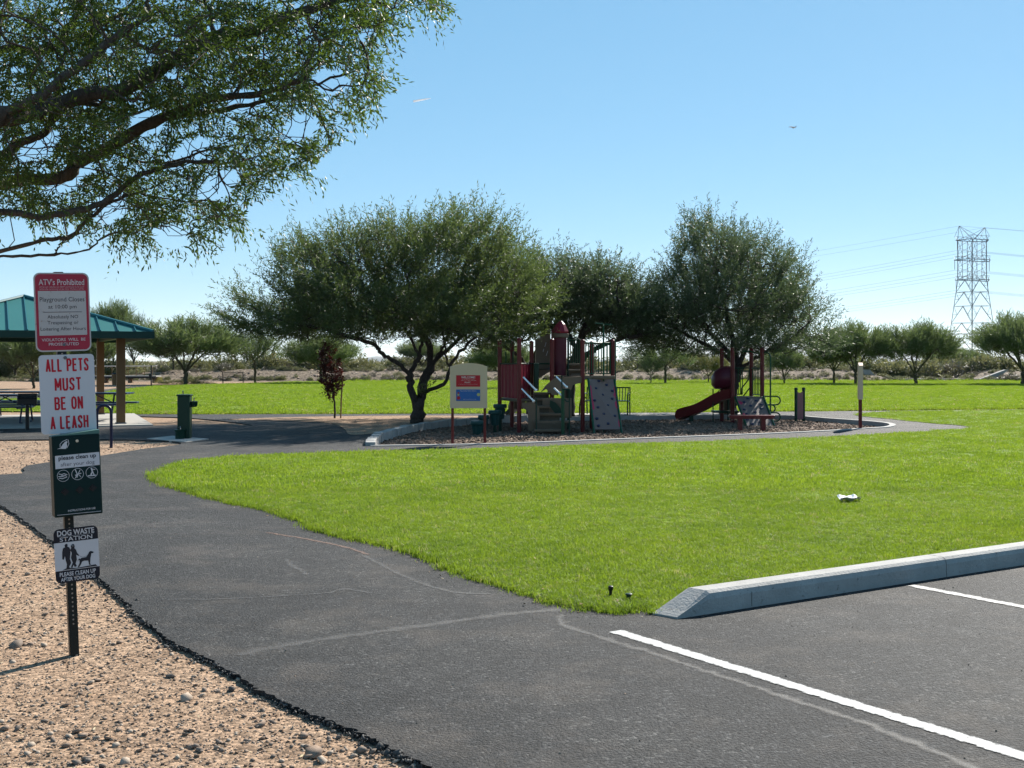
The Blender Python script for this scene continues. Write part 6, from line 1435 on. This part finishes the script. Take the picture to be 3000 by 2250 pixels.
# ================================================================== PYLONS AND LINES
def pylon(loc, rz, H, label, sc=1.0, r=.17):
    t = empty('lattice_pylon', loc, rz, label, 'pylon', 'lattice pylons carrying the power line'); h = lambda z: np.interp(z, [0, 28.6, H], [5.9, 3.1, 3.1])
    zs = [0, 5.4, 9.6, 14.5, 20.0, 24.6, 28.6, 32.8, 37.2, 41.6]; hs = [h(z) for z in zs]
    cn = [(-1, -1), (1, -1), (1, 1), (-1, 1)]
    for a, c in cn:
        b = MB(); [b.bar((a * hs[i], c * hs[i], zs[i]), (a * hs[i + 1], c * hs[i + 1], zs[i + 1]), r * 1.5) for i in range(len(zs) - 1)]; b.build('leg', M['galv'], t)
    b = MB()
    for i in range(len(zs) - 1):
        for k in range(4):
            (a, c), (e, f) = cn[k], cn[(k + 1) % 4]; p0, p1 = Vector((a * hs[i], c * hs[i], zs[i])), Vector((e * hs[i], f * hs[i], zs[i])); q0, q1 = Vector((a * hs[i + 1], c * hs[i + 1], zs[i + 1])), Vector((e * hs[i + 1], f * hs[i + 1], zs[i + 1]))
            if i < 6:
                m = (q0 + q1) / 2; b.bar(p0, m, r * .8); b.bar(p1, m, r * .8); b.bar(q0, q1, r * .8)
                b.bar((p0 + q0) / 2, (p0 + m) / 2, r * .5); b.bar((p1 + q1) / 2, (p1 + m) / 2, r * .5); b.bar((p0 + m) / 2, q0, r * .5); b.bar((p1 + m) / 2, q1, r * .5)
            else:
                # narrow latticed columns on the two sides, open between
                if k in (1, 3):
                    for j in range(2):
                        u0, u1 = j / 2, (j + 1) / 2; A, B_, C_, D__ = p0.lerp(q0, u0), p1.lerp(q1, u0), p0.lerp(q0, u1), p1.lerp(q1, u1); b.bar(A, D__, r * .6); b.bar(B_, C_, r * .6)
                else:
                    for s0_, s1_ in ((p0, q0), (p1, q1)):
                        pass
                    ins0, ins1 = p0.lerp(p1, .33), p0.lerp(p1, .67); iq0, iq1 = q0.lerp(q1, .33), q0.lerp(q1, .67)
                    b.bar(p0, iq0, r * .6); b.bar(ins0, q0, r * .6); b.bar(p1, iq1, r * .6); b.bar(ins1, q1, r * .6); b.bar(ins0, iq0, r * .9); b.bar(ins1, iq1, r * .9)
    b.build('bracing', M['galv'], t)
    for z, w_ in ((28.6, 6.9), (35.1, 7.5), (41.6, 6.4)):
        b = MB()
        for s in (-1, 1):
            for z_ in (0,): b.bar((-w_, 0, z), (s * 0 - w_, 0, z), .01) if False else None
        for yy in (-3.1, 3.1): b.bar((-w_ * .62, yy, z), (w_ * .62, yy, z), r * 1.8); b.bar((-w_ * .62, yy, z + 1.3), (w_ * .62, yy, z + 1.3), r * .8); b.bar((-w_ * .62, yy, z), (-w_, 0, z - .3), r * 1.8); b.bar((w_ * .62, yy, z), (w_, 0, z - .3), r * 1.8); b.bar((-w_ * .62, yy, z + 1.3), (-w_, 0, z - .3), r * .7); b.bar((w_ * .62, yy, z + 1.3), (w_, 0, z - .3), r * .7)
        for i in range(8):
            x0, x1 = -w_ * .62 + i * w_ * .155, -w_ * .62 + (i + 1) * w_ * .155
            for yy in (-3.1, 3.1): b.bar((x0, yy, z + (1.3 if i % 2 else 0)), (x1, yy, z + (0 if i % 2 else 1.3)), r * .5)
        ca = b.build('crossarm', M['galv'], t)
        for x in (-w_, 0, w_):
            b = MB(); b.tube([(x, 0, z - .3), (x, 0, z - 3.4)], .09, 5); b.build('insulator', M['galv'], ca)
    b = MB()
    for s in (-1, 1):
        for yy in (-3.1, 3.1): b.bar((s * 3.2, yy, 41.8), (s * 5.6, 0, H), r); b.bar((s * .6, yy, 42.6), (s * 5.6, 0, H), r * .8); b.bar((s * 4.6, yy, 42.6), (s * 5.6, 0, H), r * .6)
    b.build('horn', M['galv'], t)
    for z in (10.9, 4.2):
        b = MB(); 
        for k in range(4): (a, c), (e, f) = cn[k], cn[(k + 1) % 4]; b.bar((a * h(z), c * h(z), z), (e * h(z), f * h(z), z), r * 1.2)
        b.build('belt', M['galv'], t)
    t.scale = (sc, sc, sc); return t
PD = 380.0; px0 = (2848 - HX) * PD / F; PY1 = pylon((px0, PD, -.3), R(24), 46.0, 'tall lattice pylon on the right beyond the far trees', 1.0, .12)
PY2 = pylon(((656 - HX) * 930 / F, 930, -.3), R(35), 47.0, 'distant faint lattice pylon left of the big mesquite', 1.0, .19)
c1 = Vector((px0, PD)); c2 = Vector(((656 - HX) * 930 / F, 930))
ax1 = Vector((math.cos(R(24)), math.sin(R(24)))); ax2 = Vector((math.cos(R(35)), math.sin(R(35))))
def wire(a, c, sag, label, n=26, r=.026):
    pts = [Vector(a).lerp(Vector(c), i / n) - Vector((0, 0, sag * 4 * (i / n) * (1 - i / n))) for i in range(n + 1)]
    b = MB(); b.tube(pts, r, 4, False); o = b.build('power_line', M['galv'], None); tag(o, label, 'power line', 'cables strung from the right pylon')
for z, w_, nm in ((28.6, 6.9, 'lowest'), (35.1, 7.5, 'middle'), (41.6, 6.4, 'upper')):
    for x, side in ((-w_, 'left'), (0, 'centre'), (w_, 'right')):
        a = (*(c1 + ax1 * x), z - 3.9); c = (*(c2 + ax2 * x), z - 3.9)
        wire(a, c, 15, 'cable from the %s end of the %s crossarm, running left' % (side, nm) if side != 'centre' else 'cable from the middle of the %s crossarm, running left' % nm)
        e = c1 + Vector((420, 60)) + ax1 * x; wire(a, (e.x, e.y, z - 3.9), 9, 'cable from the %s of the %s crossarm, running right' % (side, nm), 14)
for s, nm in ((-5.6, 'left'), (5.6, 'right')):
    a = (*(c1 + ax1 * s), 45.7); wire(a, (*(c2 + ax2 * s), 45.7), 11, 'thin earth wire from the %s horn of the pylon, running left' % nm, r=.025)
    e = c1 + Vector((420, 60)) + ax1 * s; wire(a, (e.x, e.y, 45.7), 7, 'thin earth wire from the %s horn of the pylon, running right' % nm, 14, .025)

# ================================================================== AIRCRAFT AND TRAIL
pd = 1500.0; c = P(2322, 373, pd); K = pd / F
t = empty('aircraft', tuple(c), 0, 'small white jet flying left high above the right trees', 'aircraft')
b = MB(); b.tube([Vector((-12, 0, .6)) * K, Vector((-8, 0, 1.2)) * K, Vector((-2, 0, 1.0)) * K, Vector((6, 0, -.4)) * K, Vector((10, 0, -.2)) * K], [.15 * K, 1.3 * K, 1.7 * K, 1.5 * K, .3 * K], 10); b.build('fuselage', M['plane'], t, sm=True)
for s in (-1, 1):
    b = MB(); b._a([Vector(p) * K for p in ((-2.5, s * 1, .2), (3, s * 1, -.4), (7, s * 13, -.9), (5, s * 13, -.8), (-2.5, s * 1, -.1), (3, s * 1, -.7), (7, s * 13, -1.1), (5, s * 13, -1.0))], [(0, 1, 2, 3), (4, 5, 6, 7), (0, 1, 5, 4), (1, 2, 6, 5), (2, 3, 7, 6), (3, 0, 4, 7)]); b.build('wing', simple('aircraft_blue', (0.12, 0.16, 0.28), .35) if 'aircraft_blue' not in bpy.data.materials else bpy.data.materials['aircraft_blue'], t)
b = MB(); b.prism([(6, 0), (9.5, -.3), (12.5, 5.2), (11.3, 5.2)], -.25, .25, (Vector((0, 0, 0)), Vector((K, 0, 0)), Vector((0, 0, K)), Vector((0, K, 0)))); b.build('tail_fin', bpy.data.materials['aircraft_blue'], t)
b = MB(); d = 9000.0; a, e = P(1211, 297, d), P(1262, 288, d); b.tube([a, a.lerp(e, .3), a.lerp(e, .7), e], [8, 7, 5, 1], 8); o = b.build('vapour_trail', M['trail'], None, sm=True); tag(o, 'short white vapour trail high in the blue sky', 'vapour trail')

# ================================================================== HAZE
hz = bpy.data.materials.new('haze'); nt = nodes(hz); pv = N(nt, 'ShaderNodeVolumePrincipled'); pv.inputs['Density'].default_value = 3e-5
pv.inputs['Color'].default_value = (.80, .90, 1.0, 1); pv.inputs['Anisotropy'].default_value = .35
o_ = N(nt, 'ShaderNodeOutputMaterial'); nt.links.new(pv.outputs[0], o_.inputs['Volume'])
if HAZE:
    b = MB(); b.box((0, 7400, 84.3), (30600, 15500, 290)); h_ = b.build('haze', hz); h_['kind'] = 'stuff'; h_['label'] = 'thin pale blue desert haze'
